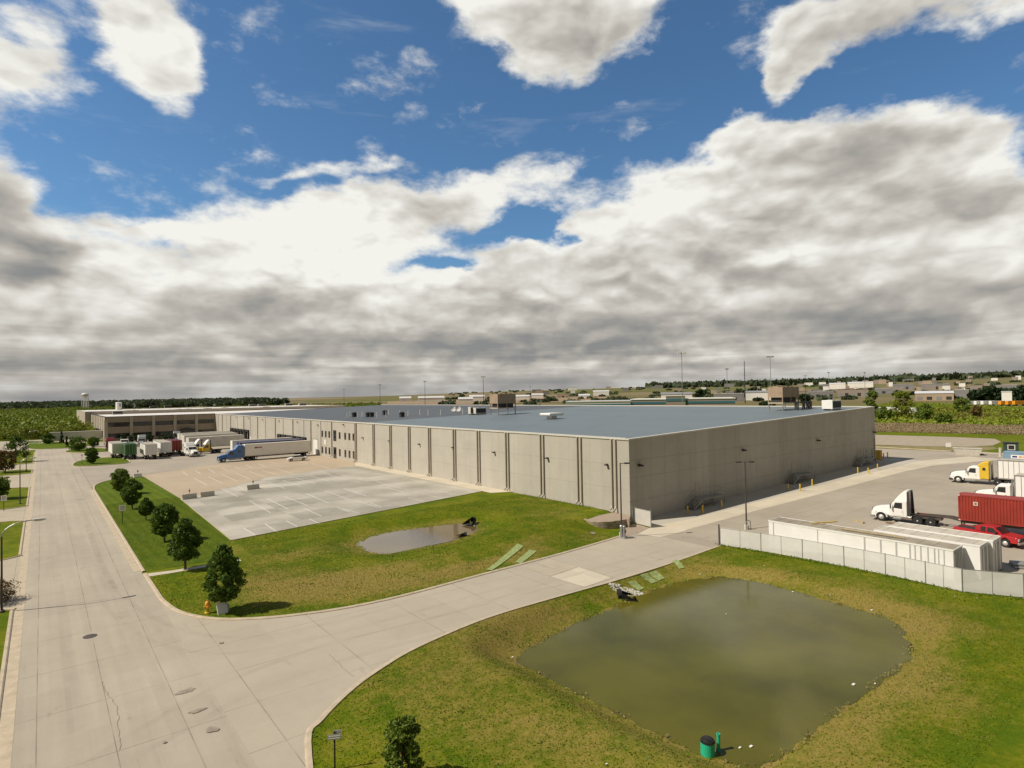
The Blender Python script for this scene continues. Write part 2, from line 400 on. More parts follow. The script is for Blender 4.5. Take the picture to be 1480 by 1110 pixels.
def at_dist(px, D, z=None):
    d = _f + _r*((px-740)/FOC); s = math.hypot(d.x, d.y); x, y = d.x/s*D, d.y/s*D
    return Vector((x, y, zg(x, y)))
def hgt(p, py):                               # height of something standing at p whose top is seen at row py
    lo, hi = 0., 150.
    for _ in range(40):
        mm = (lo+hi)/2; v = p+Vector((0, 0, mm))-Vector((0, 0, CAM_H))
        if 555-FOC*v.dot(_u)/v.dot(_f) > py: lo = mm
        else: hi = mm
    return mm

def axis_lines(lo, hi, step, far):
    a = list(np.arange(lo, hi+step/2, step)); s = step; p = hi
    while p < far: s *= 1.13; p += s; a.append(p)
    s = step; p = lo; b = []
    while p > -far: s *= 1.13; p -= s; b.append(p)
    return np.array(b[::-1]+a)
gx = axis_lines(-12, 76, .55, 26000); gy = axis_lines(6, 76, .55, 26000)
GX, GY = np.meshgrid(gx, gy, indexing='ij')
GZ = zg_np(GX, GY)
nx, ny = GX.shape
# slight unevenness of the lawns, none where paving lies
rng = np.random.RandomState(3)
verts = np.stack([GX, GY, GZ], -1).reshape(-1, 3)
idx = np.arange(nx*ny).reshape(nx, ny)
faces = np.stack([idx[:-1, :-1], idx[1:, :-1], idx[1:, 1:], idx[:-1, 1:]], -1).reshape(-1, 4)
me = bpy.data.meshes.new('ground'); me.from_pydata(verts.tolist(), [], faces.tolist())
# how dry or bare the turf is: round the ponds, along the drive, where wheels turned
dry = np.zeros(nx*ny)
vx, vy = verts[:, 0], verts[:, 1]
nearm = (np.abs(vx-35) < 60) & (np.abs(vy-35) < 60)
s1 = poly_sd(POND, vx[nearm], vy[nearm]); s2 = poly_sd(BASIN, vx[nearm], vy[nearm])
dn = np.zeros(nearm.sum())
dn += .36*np.exp(-((s1-1.4)/1.5)**2)+.8*(s1 < .15)+.42*np.exp(-((s2-1.0)/1.2)**2)+.9*(s2 < .2)
def ell(cx, cy, rx, ry, ang, amp):
    x, y = vx[nearm]-cx, vy[nearm]-cy; c, s = math.cos(R(ang)), math.sin(R(ang))
    u, v = (x*c+y*s)/rx, (-x*s+y*c)/ry
    return amp*np.exp(-(u*u+v*v))
def pe(px, py): q = img2(px, py, -.3); return q
for px, py, rx, ry, ang, amp in ((450,800,6,3,10,.45),(700,812,8,1.2,0,.5),(860,770,5,2,-10,.5),(790,725,6,3,0,.4),(560,825,9,1.6,0,.5),(470,850,7,4,-5,.85),(620,835,8,2.2,0,.7),(380,840,3.5,3.5,0,.55),(760,790,5,2.5,30,.5),(800,745,5,4,0,.45),(340,800,3,5,0,.3),
      (1010,800,6,2,0,.5),(1110,815,6,2,-50,.55),(1240,850,4,3,0,.6),(1330,880,4,4,0,.6),(1320,960,3,6,-50,.55),(1220,1030,3,6,-60,.5),(640,900,7,3,-20,.45),(700,940,5,4,0,.4),(760,1040,8,5,-40,.3),(870,1080,6,3,-40,.35),(590,1000,4,4,0,.25),(740,885,5,1.6,-15,.6)):
    cx, cy = pe(px, py); dn += ell(cx, cy, rx, ry, ang, amp)
dry[nearm] = dn
at = me.attributes.new('dry', 'FLOAT', 'POINT'); at.data.foreach_set('value', np.clip(dry, 0, 1.2))
ground = bpy.data.objects.new('ground', me); COL.objects.link(ground); tag(ground, kind='structure')
me.polygons.foreach_set('use_smooth', [True]*len(faces))
def grass_mat(name, use_dry=True, lush=(.072, .118, .003), mid=(.155, .165, .005), drycol=(.24, .185, .045), mow=0):
    m, t, p = newmat(name)
    pos = t.n('ShaderNodeNewGeometry').outputs['Position']
    dist = t.v('LENGTH', pos)
    n0 = t.noise(pos, .045, 4, .6); n1 = t.noise(pos, .3, 7, .68, .3); n2 = t.noise(pos, 2.2, 6, .75); n3 = t.noise(pos, 14., 5, .8)
    f = t.m('ADD', t.m('MULTIPLY', n1, .75), t.m('MULTIPLY', n2, .45))
    c = t.mix(t.mr(f, .45, .75, 0, 1, True), c4(lush), c4(mid))
    if use_dry:
        a = t.n('ShaderNodeAttribute', attribute_name='dry').outputs['Fac']
        dd = t.m('ADD', a, t.m('MULTIPLY', t.m('SUBTRACT', t.m('ADD', t.m('MULTIPLY', n1, .55), t.m('MULTIPLY', n2, .45)), .46), 2.4))
        streak = t.noise(t.v('MULTIPLY', pos, (.25, 1.3, 1)), 1.3, 5, .7)
        dd = t.m('ADD', dd, t.m('MULTIPLY', t.m('SUBTRACT', streak, .5), .9))
        c = t.mix(t.mr(dd, .12, .95, 0, 1, True), c, c4(drycol))
        c = t.mix(t.mr(dd, .95, 1.7, 0, .7, True), c, (.2, .135, .07, 1))
    if mow:
        x, y, z = t.n('ShaderNodeSeparateXYZ', ins={0: pos}).outputs
        s = t.m('SINE', t.m('MULTIPLY', t.m('ADD', x, t.m('MULTIPLY', y, .05)), 5.2))
        c = t.mix(t.m('MULTIPLY', t.mr(s, -.5, .5), .16), c, (.2, .22, .03, 1))
    # fields far out: broad strips of tilled soil and crops
    fx = t.n('ShaderNodeTexVoronoi', feature='F1', distance='CHEBYCHEV'); t.put(fx.inputs['Vector'], t.v('MULTIPLY', pos, (1, .55, 0))); fx.inputs['Scale'].default_value = .0028
    r = t.n('ShaderNodeSeparateColor', ins={0: fx.outputs['Color']}).outputs[0]
    fc = t.ramp(r, [(0, (.11, .12, .03)), (.3, (.19, .145, .085)), (.55, (.10, .13, .025)), (.75, (.23, .175, .11)), (1, (.14, .13, .05))])
    c = t.mix(t.mr(dist, 500., 750.), c, fc)
    n4 = t.noise(pos, 5.5, 6, .85, .4)
    k = t.m('ADD', .02, t.m('MULTIPLY', n3, .85)); k = t.m('ADD', k, t.m('MULTIPLY', n2, .4)); k = t.m('ADD', k, t.m('MULTIPLY', n4, .75))
    k = t.m('MULTIPLY', k, t.mr(n0, .3, .7, .9, 1.1))
    c = t.mix(1., c, t.n('ShaderNodeCombineXYZ', ins={0: k, 1: k, 2: k}), 'MULTIPLY')
    t.put(p.inputs['Base Color'], c); p.inputs['Roughness'].default_value = .95; p.inputs['Specular IOR Level'].default_value = .1
    t.put(p.inputs['Normal'], t.n('ShaderNodeBump', ins={'Strength': .55, 'Distance': .12, 'Height': t.m('ADD', t.m('MULTIPLY', n3, .5), n2)}))
    return m
m_grass = grass_mat('grass'); me.materials.append(m_grass)
m_lawn = grass_mat('mown_lawn', False, (.058, .105, .005), (.10, .135, .006), mow=1)

def sheet(name, poly, dz, mtl, kind='structure', follow=False, grid=None):
    bm = bmesh.new(); bm.faces.new([bm.verts.new((p[0], p[1], 0)) for p in poly])
    xs = [p[0] for p in poly]; ys = [p[1] for p in poly]
    cuts = [('x', v) for v in (15, 61, 142, 200) if min(xs) < v < max(xs)]
    if grid:
        cuts += [('x', v) for v in np.arange(min(xs)+grid, max(xs), grid)]+[('y', v) for v in np.arange(min(ys)+grid, max(ys), grid)]
    for a, v in cuts:
        bmesh.ops.bisect_plane(bm, geom=bm.verts[:]+bm.edges[:]+bm.faces[:], plane_co=(v, 0, 0) if a == 'x' else (0, v, 0), plane_no=(1, 0, 0) if a == 'x' else (0, 1, 0))
    V = bm.verts[:]
    Z = zg_np(np.array([v.co.x for v in V]), np.array([v.co.y for v in V]))
    for v, z in zip(V, Z): v.co.z = z+dz
    bmesh.ops.recalc_face_normals(bm, faces=bm.faces)
    if sum(f.normal.z for f in bm.faces) < 0: bmesh.ops.reverse_faces(bm, faces=bm.faces)
    me = bpy.data.meshes.new(name); bm.to_mesh(me); bm.free(); me.materials.append(mtl)
    o = bpy.data.objects.new(name, me); COL.objects.link(o)
    if kind: tag(o, kind=kind)
    return o
def smooth_poly(P, n=6, closed=False):          # Catmull-Rom through the points
    P = [Vector((p[0], p[1])) for p in P]; out = []; N = len(P)
    for i in range(N if closed else N-1):
        g = (lambda k: P[k % N]) if closed else (lambda k: P[min(max(k, 0), N-1)])
        a, b, c, d = g(i-1), g(i), g(i+1), g(i+2)
        for k in range(n):
            t = k/n; out.append(.5*((2*b)+(c-a)*t+(2*a-5*b+4*c-d)*t*t+(3*b-a-3*c+d)*t*t*t))
    if not closed: out.append(P[-1])
    return [(p.x, p.y) for p in out]
def kerb(name, line, w=.28, h=.11, closed=False, side=1, mtl=None, top=.0):
    L = [Vector((p[0], p[1])) for p in line]; N = len(L); mb = MB(); ring = []
    for i, p in enumerate(L):
        a = L[(i-1) % N] if closed or i > 0 else L[i]; b = L[(i+1) % N] if closed or i < N-1 else L[i]
        d = (b-a).normalized(); n = Vector((-d.y, d.x))*side
        z = zg(p.x, p.y)+top; q = p+n*w
        ring.append([(p.x, p.y, z-.1), (p.x, p.y, z+h*.5), (p.x+n.x*w*.3, p.y+n.y*w*.3, z+h), (q.x, q.y, z+h), (q.x, q.y, z-.1)])
    vs = [v for r in ring for v in r]; fs = []
    for i in range(N if closed else N-1):
        j = (i+1) % N
        for k in range(4): fs.append((i*5+k, i*5+k+1, j*5+k+1, j*5+k) if side < 0 else (i*5+k, j*5+k, j*5+k+1, i*5+k+1))
    mb.add(vs, fs)
    return tag(mb.build(name, mtl or m_kerb), kind='structure')

# ---- paving: each sheet a few mm above the one below
XL, XR = -1.7, 7.3
sheet('road', [(XL, -30), (XR, -30), (XR, 262), (4.5, 285), (XL-4, 330), (-40, 345), (-40, 262), (XL, 262)], .012, m_road)
g2 = lambda L: [tuple(gp(*p)[:2]) for p in L]
dn_edge = smooth_poly([(7.3, 64.5), (7.35, 58)]+g2([(235, 872), (265, 889), (330, 897), (440, 889), (560, 868), (700, 831), (820, 799), (901, 775)]), 5)
ds_edge = smooth_poly([(7.3, 12), (7.5, 20)]+g2([(440, 1075), (460, 1040), (500, 1000), (540, 970), (600, 935), (700, 893), (800, 863), (886, 839), (960, 816), (1040, 788)]), 5)
sheet('drive', [(7.3, 12)]+dn_edge[::1][0:0]+[(x, y) for x, y in ds_edge[1:]]+[(59.2, 47.2)]+dn_edge[::-1][:-1]+[(7.3, 64.5)], .016, m_drive, grid=2.)
sheet('yard', [(57.5, 47.), (57.5, 37.4), (60.2, 37.8), (61.2, 20), (63, 8), (66, -20), (178, -20), (178, 66), (176, 150), (143, 150), (143, 47)], .02, m_yard, grid=6.)
sheet('apron', g2([(922, 772), (953, 777), (1000, 764), (1100, 736.5), (1200, 710.5), (1300, 683.5), (1345, 673.5), (1450, 664), (1400, 660), (1330, 666), (1300, 674), (1270, 681), (1180, 703.), (1100, 724.5), (1000, 750), (945, 760)]), .032, m_pale, grid=3.)
sheet('dock_pavement', [(61.1, 49.)]+g2([(950, 760.5), (1000, 751), (1100, 724.5), (1180, 703), (1270, 681), (1300, 674), (1330, 666)])+[(150, 90), (142.4, 90), (142.4, 52.2), (61.1, 52.2)], .026, m_dock, grid=3.)
sheet('pale_slab', g2([(795, 834), (836, 820), (884, 836), (845, 849)]), .036, m_pale, grid=1.)
sheet('worn_slab', g2([(760, 821), (795, 808.5), (836, 819.6), (795, 833.6)]), .036, concrete('slab_worn', (.44, .385, .30), 4, 4, stain=.2), grid=1.)
# parking lot
sheet('parking_concrete', [(17, 73.1), (57.6, 80.9), (57.6, 132.6), (36.5, 126.8), (17.8, 109.2)], .012, m_lot)
sheet('parking_tan', [(17.8, 109.25), (36.5, 126.85), (57.6, 132.65), (61, 140), (61, 166), (40, 163), (31, 160), (16.6, 150)], .012, m_tan)
sheet('walkway', [(57.65, 78.6), (60.99, 77.0), (60.99, 139.9), (57.65, 132.6)], .02, m_pale)
sheet('north_yard', [(7.35, 136.), (11, 146.6), (16.6, 150.05), (31, 160.05), (40, 163.05), (61, 166.05), (61, 291), (14, 291), (14, 330), (-6, 334), (7.35, 262)], .010, m_yard)
# left driveways
m_sd = concrete('side_drive', (.43, .375, .285), 4., 5., panelvar=.04, stain=.2)
for a, b in ((61.6, 80), (106, 118.5), (147, 174), (186, 203)):
    P = smooth_poly([(XL, a-1.2), (XL-1.2, a-.4), (XL-2.6, a)], 4)+[(-30, a+.5), (-30, b-.5)]+smooth_poly([(XL-2.6, b), (XL-1.2, b+.5), (XL, b+1.4)], 4)
    sheet('side_drive', P, .016, m_sd)
    kerb('kerb', P[:len(P)//2], .22, .1, side=-1); kerb('kerb', P[len(P)//2:], .22, .1, side=-1)
for a, b in ((-30, 60.4), (81.4, 104.8), (119.9, 145.8), (175.4, 184.8), (204.4, 250)):
    kerb('kerb', [(XL, a), (XL, b)], .25, .11, side=1)
# islands of grass in the north yard
ISL = [smooth_poly([(6.3, 187), (8.2, 183.6), (12, 182.4), (17, 183), (18.4, 190), (17.5, 203), (15.6, 206.5), (11, 205.5), (7.6, 199)], 5, True),
       smooth_poly([(6.2, 240), (9.5, 233.5), (14, 231.6), (18, 233), (18, 243), (15.2, 252), (10, 254), (7, 248)], 5, True),
       smooth_poly([(-3.6, 272), (3., 262), (9.4, 262), (14, 270), (14, 288), (6, 305), (-4.4, 322)], 5, True)]
for P in ISL:
    sheet('lawn', P, .05, m_lawn); kerb('kerb', P, .3, .12, True, side=-1 if poly_sd(P, np.array([P[0][0]+.01]), np.array([P[0][1]]))[0] else 1, top=.012)
# verge with the tree row
VERGE = [(XR+.02, 65.4), (XR+.02, 128)]+smooth_poly([(XR+.02, 133), (7.8, 139), (9.3, 144), (12, 147.6), (15.9, 149.8)], 5)+[(16.9, 148), (17.75, 109.2), (16.95, 73.2), (14., 65.4)]
sheet('lawn', VERGE, .03, m_lawn)
kerb('kerb', VERGE[:-4], .26, .11, side=-1)
sheet('footpath', [(XR, 64.6), (XR, 63.3), (9.6, 63.1), (15.5, 63.1), (15.5, 63.9), (9.6, 64.)], .034, m_pale)
kerb('kerb', dn_edge, .3, .08, side=1, top=.02); kerb('kerb', ds_edge, .3, .035, side=-1, top=.02)
kerb('kerb', [(17, 73.1), (57.6, 80.9)], .18, .09, side=-1); kerb('kerb', [(17, 73.1), (17.8, 109.2)], .18, .05, side=1)
sheet('road_gutter', [(XR-.75, -30), (XR, -30), (XR, 10), (XR-.75, 10)], .02, m_pale)
sheet('road_gutter', [(XL, -30), (XL+.6, -30), (XL+.6, 250), (XL, 250)], .02, m_kerb)
sheet('road_gutter', [(XR-.6, 66), (XR, 66), (XR, 133), (XR-.6, 133)], .02, m_kerb)
kerb('kerb', [(174.5, 34), (174.4, 45.3), (175.3, 64), (176, 150)], .4, .15, side=-1)
# ponds
def water_mat(name, col, rough):
    m, t, p = newmat(name)
    pos = t.n('ShaderNodeNewGeometry').outputs['Position']
    c = t.mix(t.mr(t.noise(pos, .13, 4, .6), .35, .65), c4(tuple(x*.8 for x in col)), c4(tuple(x*1.25 for x in col)))
    t.put(p.inputs['Base Color'], c); p.inputs['Roughness'].default_value = rough; p.inputs['IOR'].default_value = 1.33; p.inputs['Specular IOR Level'].default_value = .42
    h = t.m('ADD', t.noise(t.v('MULTIPLY', pos, (1., 2.2, 1)), 3.2, 4, .6), t.m('MULTIPLY', t.noise(pos, 11., 3, .6), .35))
    t.put(p.inputs['Normal'], t.n('ShaderNodeBump', ins={'Strength': .09, 'Distance': .03, 'Height': h}))
    return m
def grow(P, k):
    c = np.mean(P, axis=0); return [(c[0]+(x-c[0])*k, c[1]+(y-c[1])*k) for x, y in P]
sheet_w = MB(); sheet_w.add([(x, y, POND_Z) for x, y in smooth_poly(grow(POND, 1.035), 4, True)], [tuple(range(len(POND)*4))])
tag(sheet_w.build('pond_water', water_mat('pond_water', (.092, .084, .007), .05)), kind='structure')
sheet_w = MB(); sheet_w.add([(x, y, BASIN_Z) for x, y in smooth_poly(grow(BASIN, 1.05), 4, True)], [tuple(range(len(BASIN)*4))])
tag(sheet_w.build('basin_water', water_mat('basin_water', (.12, .085, .04), .05)), kind='structure')
# painted parking bays
mk = MB()
def stripe(a, b, w=.14, z=.02):
    a, b = Vector(a[:2]), Vector(b[:2]); d = (b-a).normalized(); n = Vector((-d.y, d.x))*w/2
    mk.add([(*(a-n), z), (*(b-n), z), (*(b+n), z), (*(a+n), z)], [(0, 1, 2, 3)])
for p, q in (((268,735),(282,745)),((352,763),(370,774)),((383,757),(401,769)),((414,753),(430,761)),((361,724),(391,741)),((385,720),(417,736)),((410,717),(445,731)),((442,713),(475,727)),((470,709),(504,722)),((497,706),(530,717)),((536,727),(551,733)),((487,733),(505,740)),((514,723),(545,733)),((440,735),(465,746)),((447,750),(462,757)),((495,735),(520,742)),
   ((263,681),(271,687)),((282,680),(290,685)),((301,678),(310,683)),((320,676),(329,680)),((338,674),(347,678)),((355,672),(365,676)),((373,670),(383,674)),((390,667),(400,671)),
   ((280,691),(299,701)),((301,689),(321,698)),((321,686),(342,695)),((341,684),(361,692)),((360,681),(384,690)),((379,680),(404,687)),((398,677),(424,685)),((320,706),(344,718)),((343,703),(357,710)),((387,697),(412,706)),((408,694),(434,702)),((428,691),(456,699)),((449,688),(477,696)),((468,684),(500,693)),((450,670),(477,677)),((437,668),(445,671)),
   ((590,719),(612,724)),((616,715),(640,720)),((636,710),(655,714)),((560,705),(583,711)),((543,696),(580,706))):
    a, b = img2(*p, 0.02), img2(*q, 0.02); stripe(a, b)
tag(mk.build('parking_stripes', m_paint), kind='structure')
# marks on the road: patches, manhole, crack
def blob_sheet(px, py, r, n=11, name='stain', mt=None, dz=.03, asp=1.):
    c = gp(px, py); P = []
    for i in range(n):
        t = 2*math.pi*i/n; rr = r*random.uniform(.6, 1.25); P.append((c.x+math.cos(t)*rr, c.y+math.sin(t)*rr*asp))
    return sheet(name, smooth_poly(P, 3, True), dz, mt or m_oil)
for ks, (px, py, r, a) in enumerate(((270,999,.55,.6),(264,1001,.35,.6),(285,1028,.42,.5),(307,1055,.32,1.),(320,930,.16,1),(238,1074,.1,1),(857,771,.4,1.))): blob_sheet(px, py, r, asp=a, dz=.03+.006*ks)
c = gp(130, 920); P = [(c.x+.42*math.cos(t*math.pi/8), c.y+.42*math.sin(t*math.pi/8)) for t in range(16)]
tag(sheet('manhole_cover', P, .03, m_chassis, None), 'round dark manhole cover set flush in the pale road', 'manhole cover')
def crack(pts, w, name='crack'):
    L = [img2(*p, 0.0) for p in pts]; L2 = []
    for a, b in zip(L, L[1:]):
        for k in range(6):
            t = k/6; L2.append((a[0]+(b[0]-a[0])*t+random.uniform(-.06, .06), a[1]+(b[1]-a[1])*t))
    mb = MB()
    for a, b in zip(L2, L2[1:]):
        a, b = Vector(a), Vector(b); d = (b-a).normalized(); n = Vector((-d.y, d.x))*w/2
        mb.add([(*(a-n), .028), (*(b-n), .028), (*(b+n), .028), (*(a+n), .028)], [(0, 1, 2, 3)])
    tag(mb.build(name, m_oil), kind='structure')
crack([(148,986),(155,1002),(166,1017),(170,1030),(171,1050),(174,1068),(172,1088)], .025)
crack([(30,883),(80,877),(120,871),(172,864)], .025)
crack([(476,945),(495,965),(515,981)], .035)

# faint tyre marks sweeping from the road into the drive
m_tyre, tt, tp = newmat('tyre_mark'); ps_ = tt.n('ShaderNodeNewGeometry').outputs['Position']
tp.inputs['Base Color'].default_value = (.09, .08, .07, 1); tp.inputs['Roughness'].default_value = .8
tt.put(tp.inputs['Alpha'], tt.mr(tt.noise(ps_, .5, 5, .7), .4, .75, .0, .10))
def band(pts, w, dz=.04):
    L = [Vector(q[:2]) for q in smooth_poly([tuple(gp(*p)[:2]) for p in pts], 8)]; mb = MB(); vs = []
    for i, p in enumerate(L):
        d = (L[min(i+1, len(L)-1)]-L[max(i-1, 0)]).normalized(); n = Vector((-d.y, d.x))*w/2
        for q in (p-n, p+n): vs.append((q.x, q.y, zg(q.x, q.y)+dz))
    mb.add(vs, [(2*i, 2*i+2, 2*i+3, 2*i+1) for i in range(len(L)-1)]); tag(mb.build('tyre_mark', m_tyre), kind='structure')
for k, (pts, w) in enumerate((([(120,1108),(210,1050),(330,985),(480,930),(640,890),(800,840),(960,795)], .5), ([(170,1108),(260,1060),(370,1000),(520,948),(680,905),(820,858),(980,800)], .5),
    ([(100,760),(130,840),(190,910),(300,945),(450,925),(600,885),(760,840)], .45), ([(125,760),(160,840),(225,895),(330,922),(460,905),(600,868)], .45),
    ([(75,700),(80,800),(95,920),(110,1060)], .7), ([(105,700),(140,800),(195,920),(260,1060)], .7), ([(1180,770),(1220,745),(1300,722),(1400,705)], .5), ([(1010,780),(1120,752),(1240,720),(1400,690)], .6))): band(pts, w, .04+.004*k)

# ================================================================== VEHICLES
VS = 1.06
def wheel(parent, x, y, r=.52, w=.28, out=1, dual=False):
    mb = MB(); mb.lathe([(r*.55, -w/2), (r*.93, -w/2), (r, -w*.32), (r, w*.32), (r*.93, w/2), (r*.55, w/2)], n=20)
    o = mb.build('wheel', m_black, parent, smooth=False)
    o.rotation_euler = (R(90), 0, 0); o.location = (x, y, r)
    h = MB(); zz = -out*w/2
    if dual: h.lathe([(r*.56, zz+out*.10), (r*.5, zz+out*.06), (r*.2, zz+out*.12), (r*.17, zz-out*.02), (.02, zz-out*.03)], n=16)
    else: h.lathe([(r*.57, zz+out*.02), (r*.52, zz-out*.01), (r*.3, zz-out*.05), (r*.18, zz-out*.09), (.02, zz-out*.1)], n=16)
    h.build('rim', m_hub, o)
    return o
def trailer(label, loc, rz, L=16.15, body=None, roof=None, hb=2.75, skirt=False, legs=True, wheels=True, group=None, deck=1.2, ribs=0, refrig=False, name='semi_trailer', mark=None, vs=VS, cat='trailer'):
    """front at the origin, body toward -x"""
    t = thing(name, label, cat, loc, rz, group); W = 2.6
    body = body or m_white
    b = MB().box(-L, 0, -W/2, W/2, deck, deck+hb); o = b.build('body', body, t, bevel=.05)
    rr = MB().box(-L+.04, -.04, -W/2+.05, W/2-.05, deck+hb, deck+hb+.035)
    for i in range(int(L/1.2)): rr.box(-L+.6+i*1.2, -L+.66+i*1.2, -W/2+.05, W/2-.05, deck+hb+.035, deck+hb+.055)
    rr.build('roof', roof or m_roofw, t)
    ra = MB()
    for sy in (-1, 1):
        ra.box(-L-.01, .01, sy*W/2-.03, sy*W/2+.03, deck-.12, deck+.06)
        ra.box(-L-.01, .01, sy*W/2-.03, sy*W/2+.03, deck+hb-.1, deck+hb+.045)
        for cx in (-L, 0): ra.box(cx-.05, cx+.05, sy*W/2-.04, sy*W/2+.035, deck, deck+hb)
    ra.build('rail', m_alu, t)
    if ribs:
        rb = MB(); n = int(L/ribs)
        for sy in (-1, 1):
            for i in range(1, n): rb.box(-L*i/n-.03, -L*i/n+.03, sy*(W/2+.012)-.014, sy*(W/2+.012)+.014, deck+.06, deck+hb-.1)
        rb.build('rib', m_alu if ribs < 1.5 else body, t)
    d = MB()
    for k in (-1, 1): d.box(-L-.06, -L-.012, k*.05, k*(W/2-.06), deck+.08, deck+hb-.12)
    do = d.build('rear_door', body, t)
    hg = MB()
    for y in (-.9, -.35, .35, .9): hg.cyl((-L-.09, y, deck+.1), (-L-.09, y, deck+hb-.15), .022, n=6)
    hg.build('lock_rod', m_galv, do)
    if refrig: MB().box(.0, .5, -.95, .95, deck+hb*.42, deck+hb-.1).build('cooling_unit', m_white2, t, bevel=.08)
    if wheels:
        c = MB().box(-L+.3, -L+4.2, -.55, -.42, .75, deck-.13).box(-L+.3, -L+4.2, .42, .55, .75, deck-.13)
        for x in (-L+1.5, -L+2.8): c.box(x-.07, x+.07, -1., 1., .42, .6)
        c.box(-L-.05, -L+.1, -1.1, 1.1, .5, .62); c.box(-L-.02, -L+.06, -.6, -.5, .5, deck); c.box(-L-.02, -L+.06, .5, .6, .5, deck)
        c.build('undercarriage', m_chassis, t)
        for x in (-L+1.5, -L+2.8):
            for s in (-1, 1): wheel(t, x, s*1.05, .5, .55, -s if False else s, True).rotation_euler = (R(90), 0, 0)
    if legs:
        for s in (-1, 1): MB().box(-2.9, -2.75, s*.9-.07, s*.9+.07, .12, deck-.1).box(-3.05, -2.6, s*.9-.16, s*.9+.16, .0, .12).build('landing_gear', m_chassis, t)
    if mark:
        for (x0, x1, z0, z1, mt, side) in mark:
            q = MB().box(x0, x1, side*W/2-(.0 if side > 0 else .014), side*W/2+(.014 if side > 0 else 0), z0, z1)
            q.build('marking', mt, t)
    t.scale = (vs, vs, vs)
    return t
def tractor(label, loc, rz, col, sleeper=0., fairing=None, hood=None, group=None, sleepcol=None, stacks=True, drive=(-5.0, -6.3), bonnet=True, vs=VS, sleeper_h=1.75):
    """front bumper at x = 0, looking to +x"""
    t = thing('semi_tractor', label, 'truck', loc, rz, group)
    hood = hood or col; W = 1.12
    # bonnet: profile in x-z, narrowing in y
    prof = [(-.05, .62), (-.02, 1.25), (-.16, 1.5), (-.7, 1.68), (-1.75, 1.86), (-1.95, 1.86), (-1.95, .75), (-1.55, .75), (-1.4, 1.05), (-1.1, 1.2), (-.78, 1.05), (-.62, .62)]
    mb = MB(); mb.prism(prof, -.62, .62, 'y')
    o = mb.build('bonnet', hood, t, bevel=.07)
    for s in (-1, 1):
        fe = MB()
        n = 9; pts = [(-1.1+.68*math.cos(math.pi*i/n), .52+.68*math.sin(math.pi*i/n)) for i in range(n+1)]
        inn = [(-1.1+.57*math.cos(math.pi*i/n), .52+.57*math.sin(math.pi*i/n)) for i in range(n+1)][::-1]
        fe.prism(pts+inn, s*.62, s*1.17, 'y')
        fe.box(-.5, -.05, s*.62 if s > 0 else -1.1, 1.1 if s > 0 else -.62, .62, 1.12)
        fe.build('fender', hood, t, bevel=.03)
    MB().box(-.03, .035, -.5, .5, .72, 1.4).build('grille', m_dark, t)
    MB().prism([(-.35, .38), (.1, .38), (.12, .72), (-.35, .72)], -1.15, 1.15, 'y').build('bumper', m_galv if sleepcol is None else m_dark, t, bevel=.05)
    for s in (-1, 1):
        MB().prism([(-.32, .78), (.0, .78), (-.04, 1.04), (-.34, 1.08)], s*.72, s*1.06, 'y').build('headlight', mat_lamp, t, bevel=.03)
    # cab with raked windscreen
    cx0 = -1.9
    cab = [(cx0, .72), (cx0, 1.86), (cx0-.62, 2.62), (cx0-.75, 2.7), (cx0-1.95, 2.74), (cx0-1.95, .72)]
    MB().prism(cab, -W, W, 'y').build('cab', col, t, bevel=.09)
    ws = MB(); nrm = Vector((.76, 0, .62)).normalized()*.03
    for s in (-1, 1):
        ws.add([(cx0-.05+nrm.x, s*.03, 1.9+nrm.z), (cx0-.05+nrm.x, s*.98, 1.9+nrm.z), (cx0-.56+nrm.x, s*.93, 2.54+nrm.z), (cx0-.56+nrm.x, s*.03, 2.54+nrm.z)], [(0, 1, 2, 3) if s > 0 else (3, 2, 1, 0)])
    ws.build('windscreen', m_glass, t)
    for s in (-1, 1):
        MB().prism([(cx0-.5, 1.78), (cx0-.72, 2.42), (cx0-1.45, 2.46), (cx0-1.45, 1.72)], s*(W-.002), s*(W+.016), 'y').build('side_window', m_glass, t)
        dr = MB().prism([(cx0-.4, .9), (cx0-.4, 1.7), (cx0-1.55, 1.66), (cx0-1.55, .9)], s*(W-.002), s*(W+.02), 'y').build('door', col, t)
        MB().box(cx0-1.5, cx0-1.38, s*(W+.02), s*(W+.05), 1.35, 1.4).build('handle', m_dark, dr)
        mi = MB().tube([(cx0-.35, s*W, 2.35), (cx0-.3, s*(W+.35), 2.3), (cx0-.3, s*(W+.35), 1.7), (cx0-.35, s*W, 1.62)], .02, 5)
        mi.box(cx0-.35, cx0-.25, s*(W+.35)-.1, s*(W+.35)+.1, 1.75, 2.25); mi.build('mirror', m_dark, t)
        MB().cyl((cx0-.5, s*.75, .72), (cx0-2.4-sleeper*.5, s*.75, .72), .3, n=14).build('fuel_tank', m_alu, t)
        MB().box(cx0-.4, cx0-1.3, s*.8, s*1.14, .42, .5).build('step', m_galv, t)
    xb = cx0-1.95
    if sleeper:
        sc = sleepcol or col
        p = [(xb+.02, .85), (xb+.02, 2.74), (xb+.35, 2.85), (xb-.1, 3.3), (xb-.55, 2.0+sleeper_h), (xb-sleeper, 2.0+sleeper_h), (xb-sleeper, .85)]
        MB().prism(p, -W-.03, W+.03, 'y').build('sleeper', sc, t, bevel=.1)
        for s in (-1, 1): MB().box(xb-sleeper*.62, xb-sleeper*.3, s*(W+.03), s*(W+.045), 2.2, 2.62).build('sleeper_window', m_glass, t)
        xb -= sleeper
